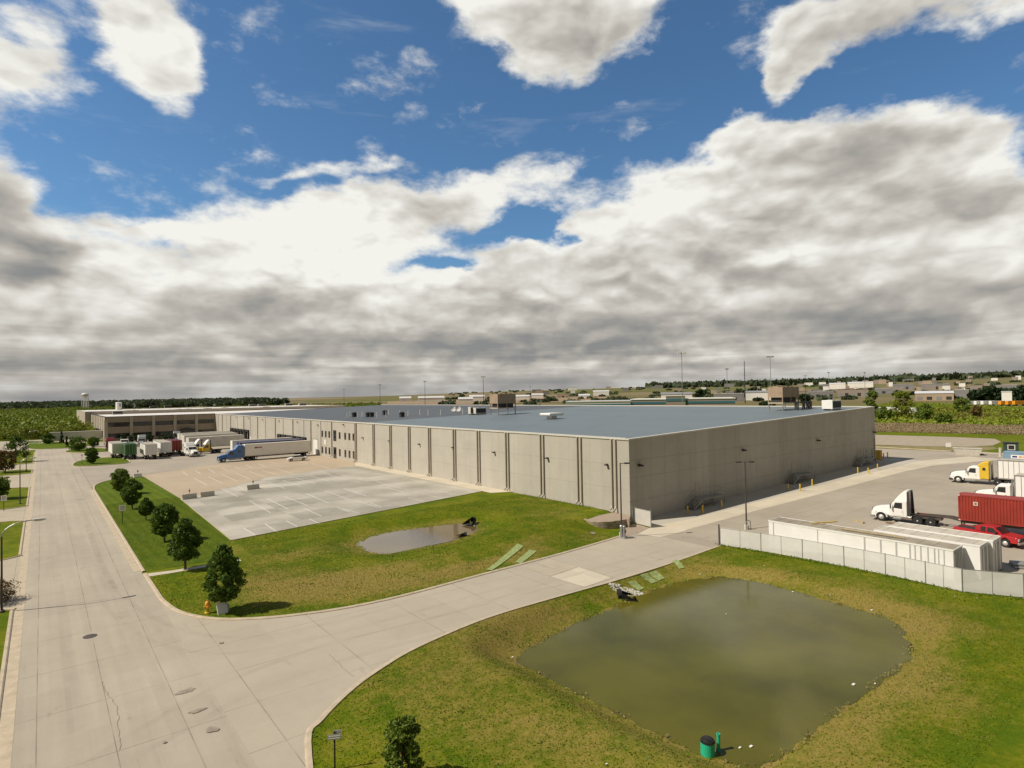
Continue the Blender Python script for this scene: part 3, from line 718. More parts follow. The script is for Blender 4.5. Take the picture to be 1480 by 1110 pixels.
    if fairing:
        p = [(cx0-.62, 2.66), (cx0-.9, 3.05), (cx0-1.25, 3.5), (cx0-1.62, 3.86), (cx0-1.8, 3.92), (cx0-1.98, 3.9), (cx0-1.98, 2.7)]
        mbf = MB(); n = len(p); fv = []
        for s in (-1, 1):
            for x, z in p: fv.append((x, s*(1.05-.22*max(0, (z-2.7)/1.2)), z))
        mbf.add(fv, [tuple(range(n)), tuple(range(n, 2*n))[::-1]]+[(i, n+i, n+(i+1) % n, (i+1) % n) for i in range(n)])
        mbf.build('roof_fairing', fairing, t, bevel=.06)
        for s in (-1, 1): MB().prism([(xb, .9), (xb, 3.85), (xb-.2, 3.8), (xb-.36, .9)], s*1.0, s*1.07, 'y').build('cab_extender', m_dark, t)
    if stacks:
        for s in (-1, 1):
            st = MB().cyl((xb-.12, s*.95, .9), (xb-.12, s*.95, 2.9), .11, n=10).cyl((xb-.12, s*.95, 2.9), (xb-.2, s*.95, 3.6), .06, n=10)
            st.build('exhaust_stack', m_alu, t)
    xe = drive[1]-1.
    fr = MB().box(xe, -.3, -.48, -.36, .72, .98).box(xe, -.3, .36, .48, .72, .98)
    for x in (*drive, -3.5, xe+.1): fr.box(x-.1, x+.1, -.36, .36, .76, .92)
    for x in drive: fr.cyl((x, -.9, .5), (x, .9, .5), .12)
    fr.build('frame', m_chassis, t)
    MB().prism([(drive[0]+.3, 1.0), (drive[0]+.3, 1.1), (drive[1]-.1, 1.1), (drive[1]-.5, .98)], -.42, .42, 'y').build('fifth_wheel', m_chassis, t)
    for s in (-1, 1):
        wheel(t, -1.1, s*1.0, .52, .3, s)
        for x in drive: wheel(t, x, s*.93, .52, .56, s, True)
        MB().prism([(drive[0]+.72, .7), (drive[0]+.55, 1.02), (drive[0]+.2, 1.12), (drive[0]+.2, 1.09), (drive[0]+.5, .99), (drive[0]+.68, .7)], s*.68, s*1.2, 'y').build('mudguard', m_dark, t)
    t.scale = (vs, vs, vs)
    return t
mat_lamp = mat('headlamp_lens', (.7, .7, .66), .15, .05, 2.)
def yaw_to(a, b): return math.atan2(b[1]-a[1], b[0]-a[0])

# ---- yard on the right: day cab on container chassis
DR = math.radians(96.)                     # the parked rigs point this way (out of the yard, toward the warehouse)
def off(p, d, r=0., ang=DR): return Vector((p[0]+math.cos(ang)*d-math.sin(ang)*r, p[1]+math.sin(ang)*d+math.cos(ang)*r, 0))
nose = gp(1258, 751); nose = Vector((nose.x+1.1, nose.y, 0))
def onz(p): return (p[0], p[1], zg(p[0], p[1])+.022)
tractor('white day cab tractor with tall roof fairing hitched to the red container', onz(nose), DR, m_white, fairing=m_white, drive=(-4.9, -6.2), stacks=False, vs=1.02)
# gooseneck chassis
t = thing('container_chassis', 'dark steel gooseneck chassis under the corrugated red container', 'trailer', onz(nose), DR)
ch = MB()
for s in (-.45, .45):
    ch.prism([(-4.6, 1.22), (-8.2, 1.3), (-9.6, 1.05), (-20., 1.05), (-20., .8), (-9.4, .8), (-8., 1.08), (-4.6, 1.08)], s-.06, s+.06, 'y')
for x in (-5., -7., -8.6, -9.5, -12, -14.5, -17, -19.9): ch.box(x-.08, x+.08, -.5 if x > -9 else -1.2, .5 if x > -9 else 1.2, 1.0, 1.15 if x > -9 else 1.04)
ch.build('frame', m_chassis, t)
for s in (-1, 1): MB().box(-9.2, -9.05, s*.8-.07, s*.8+.07, .15, 1.).box(-9.35, -8.9, s*.8-.15, s*.8+.15, .02, .15).build('landing_gear', m_chassis, t)
for x in (-16.5, -17.8):
    for s in (-1, 1): wheel(t, x, s*.98, .5, .56, s, True)
MB().tube([(-4.0, .2, 2.2), (-4.4, .2, 1.7), (-5., .2, 1.25), (-5.8, .1, 1.2)], .02, 5).build('air_hose', m_red, t)
t.scale = (1.02,)*3
def container(label, loc, rz, col, L=12.19, h=2.9, vs=1.02, z0=1.2):
    t = thing('shipping_container', label, 'container', loc, rz); W = 2.44
    for s in (-1, 1):
        n = int(L/.28); vs_, fs = [], []
        xs = []
        for i in range(n):
            x = -L+.12+(L-.24)*i/n; st = (L-.24)/n
            xs += [(x, 0), (x+st*.3, 0), (x+st*.5, 1), (x+st*.8, 1)]
        xs.append((-.12, 0))
        for x, k in xs:
            y = s*(W/2-.01-.05*k); vs_ += [(x, y, z0+.1), (x, y, z0+h-.1)]
        fs = [(2*i, 2*i+2, 2*i+3, 2*i+1) if s < 0 else (2*i+1, 2*i+3, 2*i+2, 2*i) for i in range(len(xs)-1)]
        MB().add(vs_, fs).build('side_panel', col, t)
    f = MB()
    for s in (-1, 1):
        for x in (-L, -.14):
            f.box(x, x+.14, s*W/2-(.14 if s > 0 else 0), s*W/2+(.14 if s < 0 else 0), z0, z0+h)
        f.box(-L+.14, -.14, s*W/2-(.1 if s > 0 else 0), s*W/2+(.1 if s < 0 else 0), z0, z0+.12)
        f.box(-L+.14, -.14, s*W/2-(.1 if s > 0 else 0), s*W/2+(.1 if s < 0 else 0), z0+h-.11, z0+h)
    f.box(-L, -L+.1, -W/2+.14, W/2-.14, z0+h-.12, z0+h); f.box(-.1, 0, -W/2+.14, W/2-.14, z0+h-.12, z0+h); f.build('corner_frame', col, t)
    MB().box(-L+.02, -.02, -W/2+.1, W/2-.1, z0+h-.06, z0+h-.03).box(-L+.06, -.06, -W/2+.1, W/2-.1, z0+.03, z0+.09).build('roof', col, t)
    e = MB(); n = 9
    for i in range(n):
        y = -W/2+.14+(W-.28)*i/n; st = (W-.28)/n; e.box(-.06-.03*(i % 2), -.03-.03*(i % 2), y, y+st, z0+.05, z0+h-.1)
    e.build('end_panel', col, t)
    d = MB()
    for s in (-1, 1): d.box(-L+.02, -L+.06, s*.02 if s > 0 else -W/2+.14, W/2-.14 if s > 0 else -.02, z0+.1, z0+h-.12)
    dd = d.build('door', col, t)
    q = MB()
    for y in (-.85, -.3, .3, .85): q.cyl((-L-.01, y, z0+.12), (-L-.01, y, z0+h-.14), .02, n=6)
    q.build('lock_rod', m_galv, dd)
    for s in (-1, 1):
        for x in (-L-.005, -.175):
            for z in (z0-.005, z0+h-.115): MB().box(x, x+.18, s*(W/2+.005)-(.17 if s > 0 else 0), s*(W/2+.005)+(.17 if s < 0 else 0), z, z+.12).build('corner_casting', m_cast if col is m_cred else m_alu, t)
    t.scale = (vs,)*3
    return t
m_cred = mat('container_red', (.30, .035, .022), .55, .15, .7, dirt=.2)
m_cast = mat('corner_casting', (.62, .5, .42), .6, .1, 2.)
m_cblue = mat('container_blue', (.22, .34, .45), .5, .1, .7)
cpos = off(nose, -8.9*1.02)
ct = container('long corrugated red shipping container on a chassis behind the white day cab', onz(cpos), DR, m_cred, z0=1.18)
for x, z, w, h_, mt in ((-1.6, 3.2, .42, .42, m_cast), (-11.1, 1.9, .09, 1.7, m_paint), (-11.45, 2.9, .12, .5, m_paint), (-11.45, 2.0, .1, .22, m_paint)):
    MB().box(x-w/2, x+w/2, 1.205, 1.235, z-h_/2 if z > 3 else z, z+h_/2 if z > 3 else z+h_).build('marking', mt, ct)
MB().box(-1.7, -1.5, 1.236, 1.242, 3.1, 3.28).build('marking', m_chassis, ct)

# ---- red pickup
def pickup(name, label, loc, rz, col, vs=1.04):
    t = thing(name, label, 'pickup', loc, rz)
    low = [(0, .5), (.02, .95), (-.15, 1.1), (-1.35, 1.2), (-5.7, 1.18), (-5.75, .55), (-5.05, .5), (-4.95, .75), (-4.6, .98), (-4.25, .75), (-4.15, .48), (-1.5, .45), (-1.42, .75), (-1.05, .98), (-.68, .75), (-.58, .48)]
    # body without the bed: lower body as prism, bed cut as dark liner on top
    MB().prism(low, -1.0, 1.0, 'y').build('body', col, t, bevel=.05)
    MB().prism([(-1.3, 1.19), (-2.0, 1.75), (-2.2, 1.8), (-3.35, 1.8), (-3.7, 1.7), (-3.78, 1.19)], -.84, .84, 'y').build('cab', col, t, bevel=.06)
    MB().add([(-1.36, -.78, 1.26), (-1.36, .78, 1.26), (-1.98, .7, 1.77), (-1.98, -.7, 1.77)], [(0, 1, 2, 3)]).build('windscreen', m_glass, t)
    MB().add([(-3.80, -.72, 1.25), (-3.80, .72, 1.25), (-3.73, .66, 1.68), (-3.73, -.66, 1.68)], [(3, 2, 1, 0)]).build('rear_window', m_glass, t)
    for s in (-1, 1):
        for a in ([(-1.75, 1.24), (-2.12, 1.7), (-2.62, 1.72), (-2.68, 1.24)], [(-2.8, 1.24), (-2.76, 1.72), (-3.2, 1.72), (-3.25, 1.24)]):
            MB().prism(a, s*.838, s*.856, 'y').build('side_window', m_glass, t)
        MB().box(-1.95, -1.75, s*.9, s*1.18, 1.2, 1.4).build('mirror', m_dark, t, bevel=.03)
        MB().box(-.06, .04, s*.62, s*.95, .75, .98).build('headlight', mat_lamp, t)
        MB().box(-5.77, -5.72, s*.82, s*.98, .75, 1.05).build('tail_light', m_red, t)
        for x in (-1.05, -4.6): wheel(t, x, s*.88, .41, .28, s)
        MB().box(-5.7, -3.85, s*.86, s*.99, 1.18, 1.24).build('bed_rail', col, t)
    MB().box(-5.6, -3.9, -.82, .82, 1.17, 1.195).build('bed_floor', m_dark, t)
    MB().box(-5.74, -5.62, -.86, .86, 1.18, 1.24).build('tailgate', col, t)
    MB().box(-.02, .1, -.98, .98, .42, .66).build('front_bumper', m_alu, t, bevel=.03)
    MB().box(-5.9, -5.74, -.95, .95, .45, .65).build('rear_bumper', m_alu, t, bevel=.03)
    MB().box(-.01, .05, -.58, .58, .72, .98).build('grille', m_dark, t)
    t.scale = (vs,)*3
    return t
pr = gp(1381, 777); pf = gp(1466, 793)
ang = yaw_to(pr, pf)
pickup('pickup_truck', 'shiny red crew cab pickup parked between the red container and white storage trailers', onz((pr.x+math.cos(ang)*6.05+.75, pr.y+math.sin(ang)*6.05, 0)), ang, m_red)

# ---- white tractor with amber sleeper and long white trailer; second white rig
n2 = gp(1372, 697); n2 = Vector((n2.x+1.2, n2.y, 0)); D2 = R(94)
tractor('white tractor with amber sleeper box behind its cab', onz(n2), D2, m_white, sleeper=1.15, sleepcol=m_yellow, drive=(-6., -7.3), stacks=True, vs=1.06, sleeper_h=1.55)
p = off(n2, -6.1*1.06, 0, D2)
trailer('long plain white trailer coupled to the tractor with the amber sleeper', onz(p), D2, body=m_white, ribs=.6, legs=True)
n3 = gp(1407, 727); n3 = Vector((n3.x+1.2, n3.y, 0))
tractor('white tractor half hidden behind the red container', onz(n3), D2, m_white, drive=(-5., -6.3), vs=1.04)
p = off(n3, -4.35*1.04, 0, D2)
trailer('plain white trailer behind the red container, nearer of the two by the tractors', onz(p), D2, body=m_white, ribs=.6, hb=2.85)
# blue container at the back right
b0 = gp(1449, 676)
bc = container('pale blue shipping container at the right edge beyond the white trailers', onz((b0.x, b0.y-.3, 0)), R(180+94-180), m_cblue, z0=.15, vs=1.05)
m_org = mat('orange_print', (.75, .28, .08), .5, .08, 1.)
for x0, x1, z0, z1, mt, e in ((-3.6, -1.1, 1.9, 2.55, m_white, 0), (-2.0, -1.3, 2.08, 2.38, m_navy, .008), (-2.7, -2.2, 2.08, 2.38, m_org, .008), (-3.4, -2.8, 2.08, 2.38, m_org, .008)):
    MB().box(x0, x1, 1.205, 1.235+e, z0, z1).build('marking', mt, bc)

# ---- white storage boxes inside the fence (bodies without wheels)
zb = -1.12
def storage(label, x0, y0, L, W, h, bands, name='storage_box', fr=True):
    t = thing(name, label, 'storage box', (x0, y0, zg(x0, y0)-.02), 0)      # spans +x W, -y L
    MB().box(0, W, -L, 0, .12, h).build('body', m_white, t, bevel=.05)
    r = MB().box(.06, W-.06, -L+.06, -.06, h, h+.03)
    for i in range(int(L/1.2)): r.box(.06, W-.06, -.7-i*1.2, -.63-i*1.2, h+.03, h+.05)
    r.build('roof', m_roofd if fr else m_roofw, t)
    e = MB()
    for x in (0, W): e.box(x-.03, x+.03, -L, 0, h-.08, h+.06)
    for y in (-L, 0): e.box(0, W, y-.03, y+.03, h-.06, h+.055)
    e.build('roof_rail', m_white, t)
    b = MB()
    for y, w in bands:
        b.box(-.02, .0, y-w, y+w, .14, h-.1)
    if bands: b.build('side_strip', m_galv2, t)
    d = MB()
    if bands:
        for i in range(6): d.box(.12+i*.4, .2+i*.4, -L-.05, -L, .2, h-.1)
        d.build('end_rib', m_galv2, t)
    else:
        for x in (.15, W/2+.03): d.box(x, x+W/2-.2, -L-.05, -L, .2, h-.15)
        dd = d.build('door', m_white, t)
        k = MB()
        for x in (.3, W/2-.2, W/2+.2, W-.3): k.cyl((x, -L-.09, .2), (x, -L-.09, h-.2), .025, n=6)
        k.build('lock_rod', m_galv, dd)
    f = MB()
    for y in (-.5, -L*.5, -L+.5): f.box(.1, W-.1, y-.15, y+.15, 0, .14)
    f.build('skid', m_wood, t)
    return t
m_galv2 = mat('grey_strip', (.42, .41, .39), .5, .08, 2.)
m_roofd = mat('dusty_roof', (.31, .27, .205), .8, .25, .5, dirt=.35)
bands = [(-.55, .05), (-5.2, .04), (-9.6, .07), (-11., .07), (-12.3, .07), (-13.4, .06), (-13.8, .05), (-14.25, .05), (-14.8, .05), (-15.3, .05), (-15.6, .04), (-16., .04)]
storage('long white storage box with grey side strips, nearest the fence', 61.9, 33.4, 16.7, 2.55, 3.05, bands)
storage('short white storage box beside the long one, nearer the fence of the two', 64.75, 24., 8.5, 2.55, 3.1, [], fr=False)
storage('short white storage box farther from the fence, next to the pickup', 67.5, 23.6, 8.4, 2.55, 3.1, [], fr=False)
# things lying on and by the boxes
tag(MB().box(0, 5.6, 0, .16, 0, .1).build('timber_beam', m_wood, loc=(63.2, 20.8, 2.0)), 'long pale timber beam lying along the storage box roof', 'beam').rotation_euler = (0, 0, R(93))
o = tag(MB().box(0, 2.6, 0, .12, 0, .1).box(1.1, 3.1, .12, .22, .0, .09).build('yellow_rail', m_yellow, loc=(63., 29.3, 2.0)), 'yellow steel rail lying across the long white storage box', 'rail'); o.rotation_euler = (0, 0, R(-30))
c = gp(1250, 757); o = tag(MB().box(0, 1.7, 0, .3, 0, .22).build('timber_block', m_wood, loc=(c.x, c.y, c.z+.02)), 'thick timber block on the ground by the day cab front wheel', 'timber'); o.rotation_euler = (0, 0, R(60))
mb = MB()
for i in range(5): mb.box(random.uniform(0, .6), 3.2+random.uniform(-.5, .5), i*.28, i*.28+.2, 0, .08)
c = gp(1276, 758); o = tag(mb.build('scrap_planks', m_brown, loc=(c.x+.3, c.y, c.z+.02)), 'weathered brown planks lying beside the white day cab', 'planks'); o.rotation_euler = (0, 0, R(-80))
# pile of pipes/rubble at right edge
mb = MB()
for i in range(9): mb.cyl((0, i % 5*.3+.15*(i//5), .14+.25*(i//5)), (2.4, i % 5*.3+.15*(i//5), .14+.25*(i//5)), .13, n=10)
c = gp(1466, 822); o = tag(mb.build('pipe_stack', m_galv, loc=(c.x, c.y, c.z)), 'small stack of grey pipes at the right edge behind the fence', 'pipes'); o.rotation_euler = (0, 0, R(-60))

# ================================================================== NORTH LOT vehicles (trailers backed to the docks)
nt = [(351, 668, 439, 657)]
def back_in(label, pf, y, X1=58.8, **k):
    """rear at the wall, front toward -x"""
    return trailer(label, (X1-16.15*VS if 'L' not in k else X1-k['L']*VS, y, .012), R(180), **k)
m_mk = mat('faded_red_print', (.35, .09, .07), .6, .1, 2.); m_mk2 = mat('faded_dark_print', (.12, .1, .1), .6, .1, 2.)
MK = [(-2.9, -2.2, 2.9, 3.3, m_mk2, 1), (-4.0, -2.95, 2.95, 3.25, m_mk, 1)]
back_in('cream white trailer hitched to the blue tractor, backed to the wall', 0, 166.4, body=m_white, mark=MK, ribs=0)
tb = (58.8-16.15*VS, 166.4)
tractor('bright blue tractor with tall sleeper hitched to a cream trailer', (tb[0]-6.0*VS, 166.4, .012), R(180), m_blue, sleeper=1.9, drive=(-6.6, -7.9), vs=VS, sleeper_h=1.9)
# the tractor drives toward -x: nose at origin
back_in('dark blue trailer between two white trailers at the dock', 0, 176.8, X1=60., body=m_navy, roof=m_navy, legs=True)
back_in('white trailer just behind the dark blue one at the dock', 0, 184.5, X1=60., body=m_white)
trailer('long white trailer with a small red mark, before the three others', (36.2, 211.5, .012), R(180+8), L=16.15, body=m_white2, mark=MK)
for i, (x, y) in enumerate(((37.5, 226.5), (38.2, 234.0), (38.6, 242.))):
    trailer(('grey white trailer in the middle row, nearest of three at the far docks', 'grey white trailer in the middle of three at the far docks', 'grey white trailer farthest of three at the far docks')[i], (x, y, .012), R(180+6), body=m_white2)
for i, (x, y, c_, h_) in enumerate(((35.4, 196.5, m_white, None), (34.2, 203.3, m_white, None))):
    tractor(('yellow cab tractor with white roof fairing parked before the white trailers', 'white yard tractor with white fairing beyond the yellow one')[i], (x, y, .012), R(186), (m_yellow, m_white)[i], fairing=m_white, hood=(m_yellow, m_white)[i], drive=(-4.9, -6.2), stacks=False)
# group standing across the yard, noses away; rear faces toward us
def row(label, x, y, **k): return trailer(label, (x, y+k.get('L', 12.)*VS, .012), R(90), **{'L': 12., **k})
row('white trailer behind the green one, leftmost of the standing row', 17.0, 201.5, body=m_white, L=12)
row('green box trailer standing with its doors toward the parking lot', 19.3, 194.0, body=m_green, roof=m_green, L=8.5)
row('white trailer with its doors facing the lot, right of the green one', 23.6, 189.5, body=m_white, L=11)
row('white trailer with faint sign on its doors, beside the red box trailer', 27.9, 194.5, body=m_white, L=14)
row('dark red box trailer between the white trailer and white tractor', 31.4, 200., body=m_cred, roof=m_maroon, L=9)
tractor('white sleeper tractor facing the parking lot, right end of the row', (34.2, 187.5, .012), R(-80), m_white, sleeper=1.4, drive=(-6, -7.3))
tractor('maroon tractor parked at the far left by the office', (17.6, 236., .012), R(-95), m_maroon, sleeper=1.4, drive=(-6, -7.3))
tractor('silver grey tractor parked before the office shrubs, beside the maroon one', (27.5, 246., .012), R(-100), m_galv, sleeper=1.4, drive=(-6, -7.3))
tractor('white tractor parked near the office, left of the silver grey one', (22.4, 244., .012), R(-95), m_white2, drive=(-5, -6.3))
tractor('grey tractor standing alone before the office shrubs', (41.5, 262., .012), R(-95), m_galv, sleeper=1.2, drive=(-6, -7.3))
trailer('long grey trailer parked beyond the grass island, left of the office', (2.6, 301., .012), R(180), body=m_white2, vs=1.06)
# white car
def car(label, loc, rz):
    t = thing('car', label, 'car', loc, rz)
    MB().prism([(0, .35), (.03, .6), (-.25, .75), (-1.1, .92), (-3.9, .96), (-4.6, .88), (-4.65, .4), (-4.2, .3), (-4.05, .6), (-3.75, .7), (-3.45, .6), (-3.3, .28), (-1.35, .28), (-1.2, .6), (-.9, .7), (-.6, .6), (-.45, .28)], -.9, .9, 'y').build('body', m_white, t, bevel=.07)
    MB().prism([(-1.1, .9), (-1.85, 1.38), (-3.2, 1.42), (-4.1, .94)], -.72, .72, 'y').build('cabin', m_glass, t, bevel=.05)
    MB().prism([(-1.8, 1.37), (-1.9, 1.42), (-3.15, 1.46), (-3.25, 1.4)], -.66, .66, 'y').build('roof', m_white, t)
    for s in (-1, 1):
        for x in (-.9, -3.75): wheel(t, x, s*.78, .33, .22, s)
        MB().box(-.12, .02, s*.5, s*.82, .58, .72).build('headlight', mat_lamp, t); MB().box(-4.66, -4.6, s*.5, s*.82, .62, .8).build('tail_light', m_red, t)
    t.scale = (1.05,)*3
car('small white car parked alone on the tan part of the lot', (49.2, 155., .014), R(170))

# ================================================================== BUILDINGS
m_dgreen = mat('dark_green_paint', (.03, .06, .045), .6, .1, 1.)
def panel_mat(name, col, axis, period, off0, hlines, varp=.06, jd=.62, jw=.05, stain=.12, blocks=0):
    m, t, p = newmat(name)
    pos = t.n('ShaderNodeNewGeometry').outputs['Position']
    x, y, z = t.n('ShaderNodeSeparateXYZ', ins={0: pos}).outputs
    a = {'x': x, 'y': y}[axis]
    wn = t.n('ShaderNodeTexWhiteNoise', noise_dimensions='1D'); t.put(wn.inputs['W'], t.m('FLOOR', t.m('DIVIDE', t.m('ADD', a, off0), period)))
    wn2 = t.n('ShaderNodeTexWhiteNoise', noise_dimensions='1D'); t.put(wn2.inputs['W'], t.m('FLOOR', t.m('DIVIDE', t.m('ADD', a, off0+3.), period*3)))
    k = t.m('ADD', .93, t.m('MULTIPLY', t.m('SUBTRACT', wn.outputs['Value'], .5), varp*2))
    k = t.m('ADD', k, t.m('MULTIPLY', t.m('SUBTRACT', wn2.outputs['Value'], .5), varp*2))
    k = t.m('ADD', k, t.m('MULTIPLY', t.m('SUBTRACT', t.noise(pos, .45, 6, .6), .5), stain*2))
    drip = t.noise(t.v('MULTIPLY', pos, (1.6, 1.6, .12)), 1., 5, .65)
    k = t.m('SUBTRACT', k, t.mr(drip, .55, .8, 0, stain*1.3, True))
    j = lines(t, a, period, off0+period*.5, jw)
    for h in hlines: j = t.m('MAXIMUM', j, t.m('LESS_THAN', t.m('ABSOLUTE', t.m('SUBTRACT', z, h)), jw*.5))
    k = t.m('MULTIPLY', k, t.m('SUBTRACT', 1., t.m('MULTIPLY', j, 1-jd)))
    t.put(p.inputs['Base Color'], t.mix(1., c4(col), t.n('ShaderNodeCombineXYZ', ins={0: k, 1: k, 2: k}), 'MULTIPLY'))
    p.inputs['Roughness'].default_value = .85; p.inputs['Specular IOR Level'].default_value = .2
    t.put(p.inputs['Normal'], t.n('ShaderNodeBump', ins={'Strength': .15, 'Distance': .02, 'Height': t.noise(pos, 7., 4, .6)}))
    return m
WALLC = (.475, .45, .395)
m_wallw = panel_mat('west_panels', WALLC, 'y', 4.3, -1.2, (3.1, 6.3), .035, jd=.75)
m_walls = panel_mat('south_panels', WALLC, 'x', 3.05, .1, (1.6, 4.7, 7.), .08, jd=.7, jw=.06)
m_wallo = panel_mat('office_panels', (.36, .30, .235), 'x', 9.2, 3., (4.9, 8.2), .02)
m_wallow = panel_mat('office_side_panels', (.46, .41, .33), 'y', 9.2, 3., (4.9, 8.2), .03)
m_beige = mat('beige_downspout', (.40, .36, .30), .5, .08, 1.)
m_coping = mat('coping', (.58, .56, .51), .4, .06, .5)
def roof_mat(name, col, var=.1):
    m, t, p = newmat(name)
    pos = t.n('ShaderNodeNewGeometry').outputs['Position']
    x, y, z = t.n('ShaderNodeSeparateXYZ', ins={0: pos}).outputs
    k = t.m('ADD', 1-var, t.m('MULTIPLY', t.noise(t.v('MULTIPLY', pos, (1, .35, 1)), .12, 6, .6), var*2))
    k = t.m('MULTIPLY', k, t.mr(t.noise(pos, .09, 6, .65, .6), .52, .72, 1., .86, True))
    k = t.m('MULTIPLY', k, t.m('SUBTRACT', 1., t.m('MULTIPLY', lines(t, y, 30., 4., .25), .12)))
    wn = t.n('ShaderNodeTexWhiteNoise', noise_dimensions='1D'); t.put(wn.inputs['W'], t.m('FLOOR', t.m('DIVIDE', x, 3.)))
    k = t.m('ADD', k, t.m('MULTIPLY', t.m('SUBTRACT', wn.outputs['Value'], .5), .06))
    k = t.m('MULTIPLY', k, t.m('SUBTRACT', 1., t.m('MULTIPLY', lines(t, x, 3., 0., .12), .1)))
    t.put(p.inputs['Base Color'], t.mix(1., c4(col), t.n('ShaderNodeCombineXYZ', ins={0: k, 1: k, 2: k}), 'MULTIPLY'))
    p.inputs['Roughness'].default_value = .55; p.inputs['Specular IOR Level'].default_value = .4
    return m
m_rooflt = roof_mat('light_roof', (.15, .185, .205)); m_roofdk = roof_mat('dark_roof', (.085, .093, .1)); m_roofwh = roof_mat('white_roof', (.72, .68, .64), .08)
WX, WY, WE, WN = 61.0, 52.0, 142.4, 291.0
def rz(x): return 9.75+(x-WX)*(12.0-9.75)/(WE-WX)          # roof height: drains toward the west wall
W = thing('warehouse', 'huge beige concrete panel warehouse with a blue-grey roof and downspouts along its long wall', 'warehouse', (0, 0, 0))
mb = MB().box(WX, WX+.35, WY+.35, WN, -1.5, 9.75); mb.build('wall', m_wallw, W)
mb = MB().prism([(WX, -1.5), (WE, -1.5), (WE, rz(WE)), (WX, rz(WX))], WY, WY+.35, 'y'); mb.build('wall', m_walls, W)
MB().box(WE-.35, WE, WY+.35, WN, -1., rz(WE)-.02).build('wall', m_wallw, W)
MB().prism([(WX+.35, -1), (WE-.35, -1), (WE-.35, rz(WE)-.1), (WX+.35, rz(WX)-.1)], WN-.35, WN, 'y').build('wall', m_walls, W)
def roofslab(y0, y1, m_):
    return MB().prism([(WX+.35, rz(WX+.35)-.45), (WE-.35, rz(WE-.35)-.45), (WE-.35, rz(WE-.35)-.05), (WX+.35, rz(WX+.35)-.05)], y0, y1, 'y').build('roof', m_, W)
roofslab(WY+.35, 138.6, m_rooflt); roofslab(138.6, WN-.35, m_roofdk)
cp = MB().box(WX-.12, WX+.45, WY+.46, WN, 9.74, 9.98)
cp.build('gutter', m_coping, W)
MB().prism([(WX-.12, rz(WX)-.02), (WE+.1, rz(WE)-.02), (WE+.1, rz(WE)+.16), (WX-.12, rz(WX)+.16)], WY-.1, WY+.45, 'y').build('coping', m_coping, W)
MB().box(WE-.45, WE+.1, WY+.46, WN, rz(WE)-.03, rz(WE)+.2).build('coping', m_coping, W)
MB().box(WX+.5, WE-.5, 138.4, 138.8, 0, 1).v and None
# downspouts
pil = [on_x(x, y, WX).y for x, y in ((889,739),(839,729),(785,719),(734.5,709),(693,702.4),(658,695),(622,688),(592.6,683),(565.5,678),(541,672.7),(515,667.6))]
def downspout(y, pair=.0, z0=.15):
    mb = MB(); xo = WX-.16
    mb.box(xo-.1, xo+.1, y-.1, y+.1, z0+.55, 9.74)
    mb.prism([(xo-.1, z0+.55), (xo+.1, z0+.55), (xo-.22, z0+.05), (xo-.5, z0), (xo-.5, z0+.16), (xo-.3, z0+.22)], y-.1, y+.1, 'y')
    mb.build('downspout', m_beige, W)
for y in pil: downspout(y-.36); downspout(y+.36)
joints = [on_x(x, 640, WX).y for x in (480,464,450,439.5,424,409.6,398.6,384,373,362,353,343.4,334,328,322,316)]
for y in joints[::2]: downspout(y, z0=.3)
for y in joints[1::2]: MB().box(WX-.05, WX-.002, y-.12, y+.12, .02, 9.73).build('joint_cover', m_pole, W)
def wall_light(p, axis):
    mb = MB(); x, y, z = p
    if axis == 'x': mb.box(x-.16, x, y-.11, y+.11, z-.1, z+.18).prism([(x-.1, z+.16), (x-.48, z+.1), (x-.5, z-.04), (x-.1, z+.02)], y-.2, y+.2, 'y')
    else: mb.box(x-.14, x+.14, y-.16, y, z-.1, z+.22).prism([(y-.1, z+.2), (y-.62, z+.12), (y-.66, z-.06), (y-.1, z+.02)], x-.32, x+.32, 'x')
    mb.build('wall_light', m_dark, W)
for x, y in ((606.8,642.3),(655.7,647),(715,654),(792,662.5),(878,672),(563.5,637.5),(525,633),(497,614),(460,614.5),(430,610),(404,608.5),(380,606.5),(360,604.5),(342,603)): wall_light(on_x(x, y, WX), 'x')
for x, y in ((923,673),(1073,651),(1181,637),(1262,625)): wall_light(on_y(x, y, WY), 'y')
# windows and doors of the west wall
def win_x(y0, y1, z0, z1, name='window', mt=None, frame=True):
    o = MB().box(WX-.035, WX-.002, y0, y1, z0, z1).build(name, mt or m_glass, W)
    if frame:
        f = MB(); e = .07
        f.box(WX-.06, WX-.036, y0-e, y0+.02, z0-e, z1+e).box(WX-.06, WX-.036, y1-.02, y1+e, z0-e, z1+e).box(WX-.06, WX-.036, y0+.02, y1-.02, z0-e, z0+.02).box(WX-.06, WX-.036, y0+.02, y1-.02, z1-.02, z1+e)
        f.build('frame', m_pole, o)
    return o
for x in (466, 471, 476, 491, 499, 505, 511):
    y = on_x(x, 630, WX).y; win_x(y-.45, y+.45, 5.4, 7.0); win_x(y-.45, y+.45, .9, 2.6)
y = on_x(484, 632, WX).y; win_x(y-.9, y+.9, 4.7, 7.4); win_x(y-.9, y+.9, .1, 2.9)
y = on_x(456, 645, WX).y; dr = win_x(y-1.8, y+1.8, .05, 4.4, 'door', m_white)
y = on_x(470, 650, WX).y; MB().box(WX-.05, WX-.002, y-.55, y+.55, 3.3, 4.6).build('sign_panel', m_white, W)
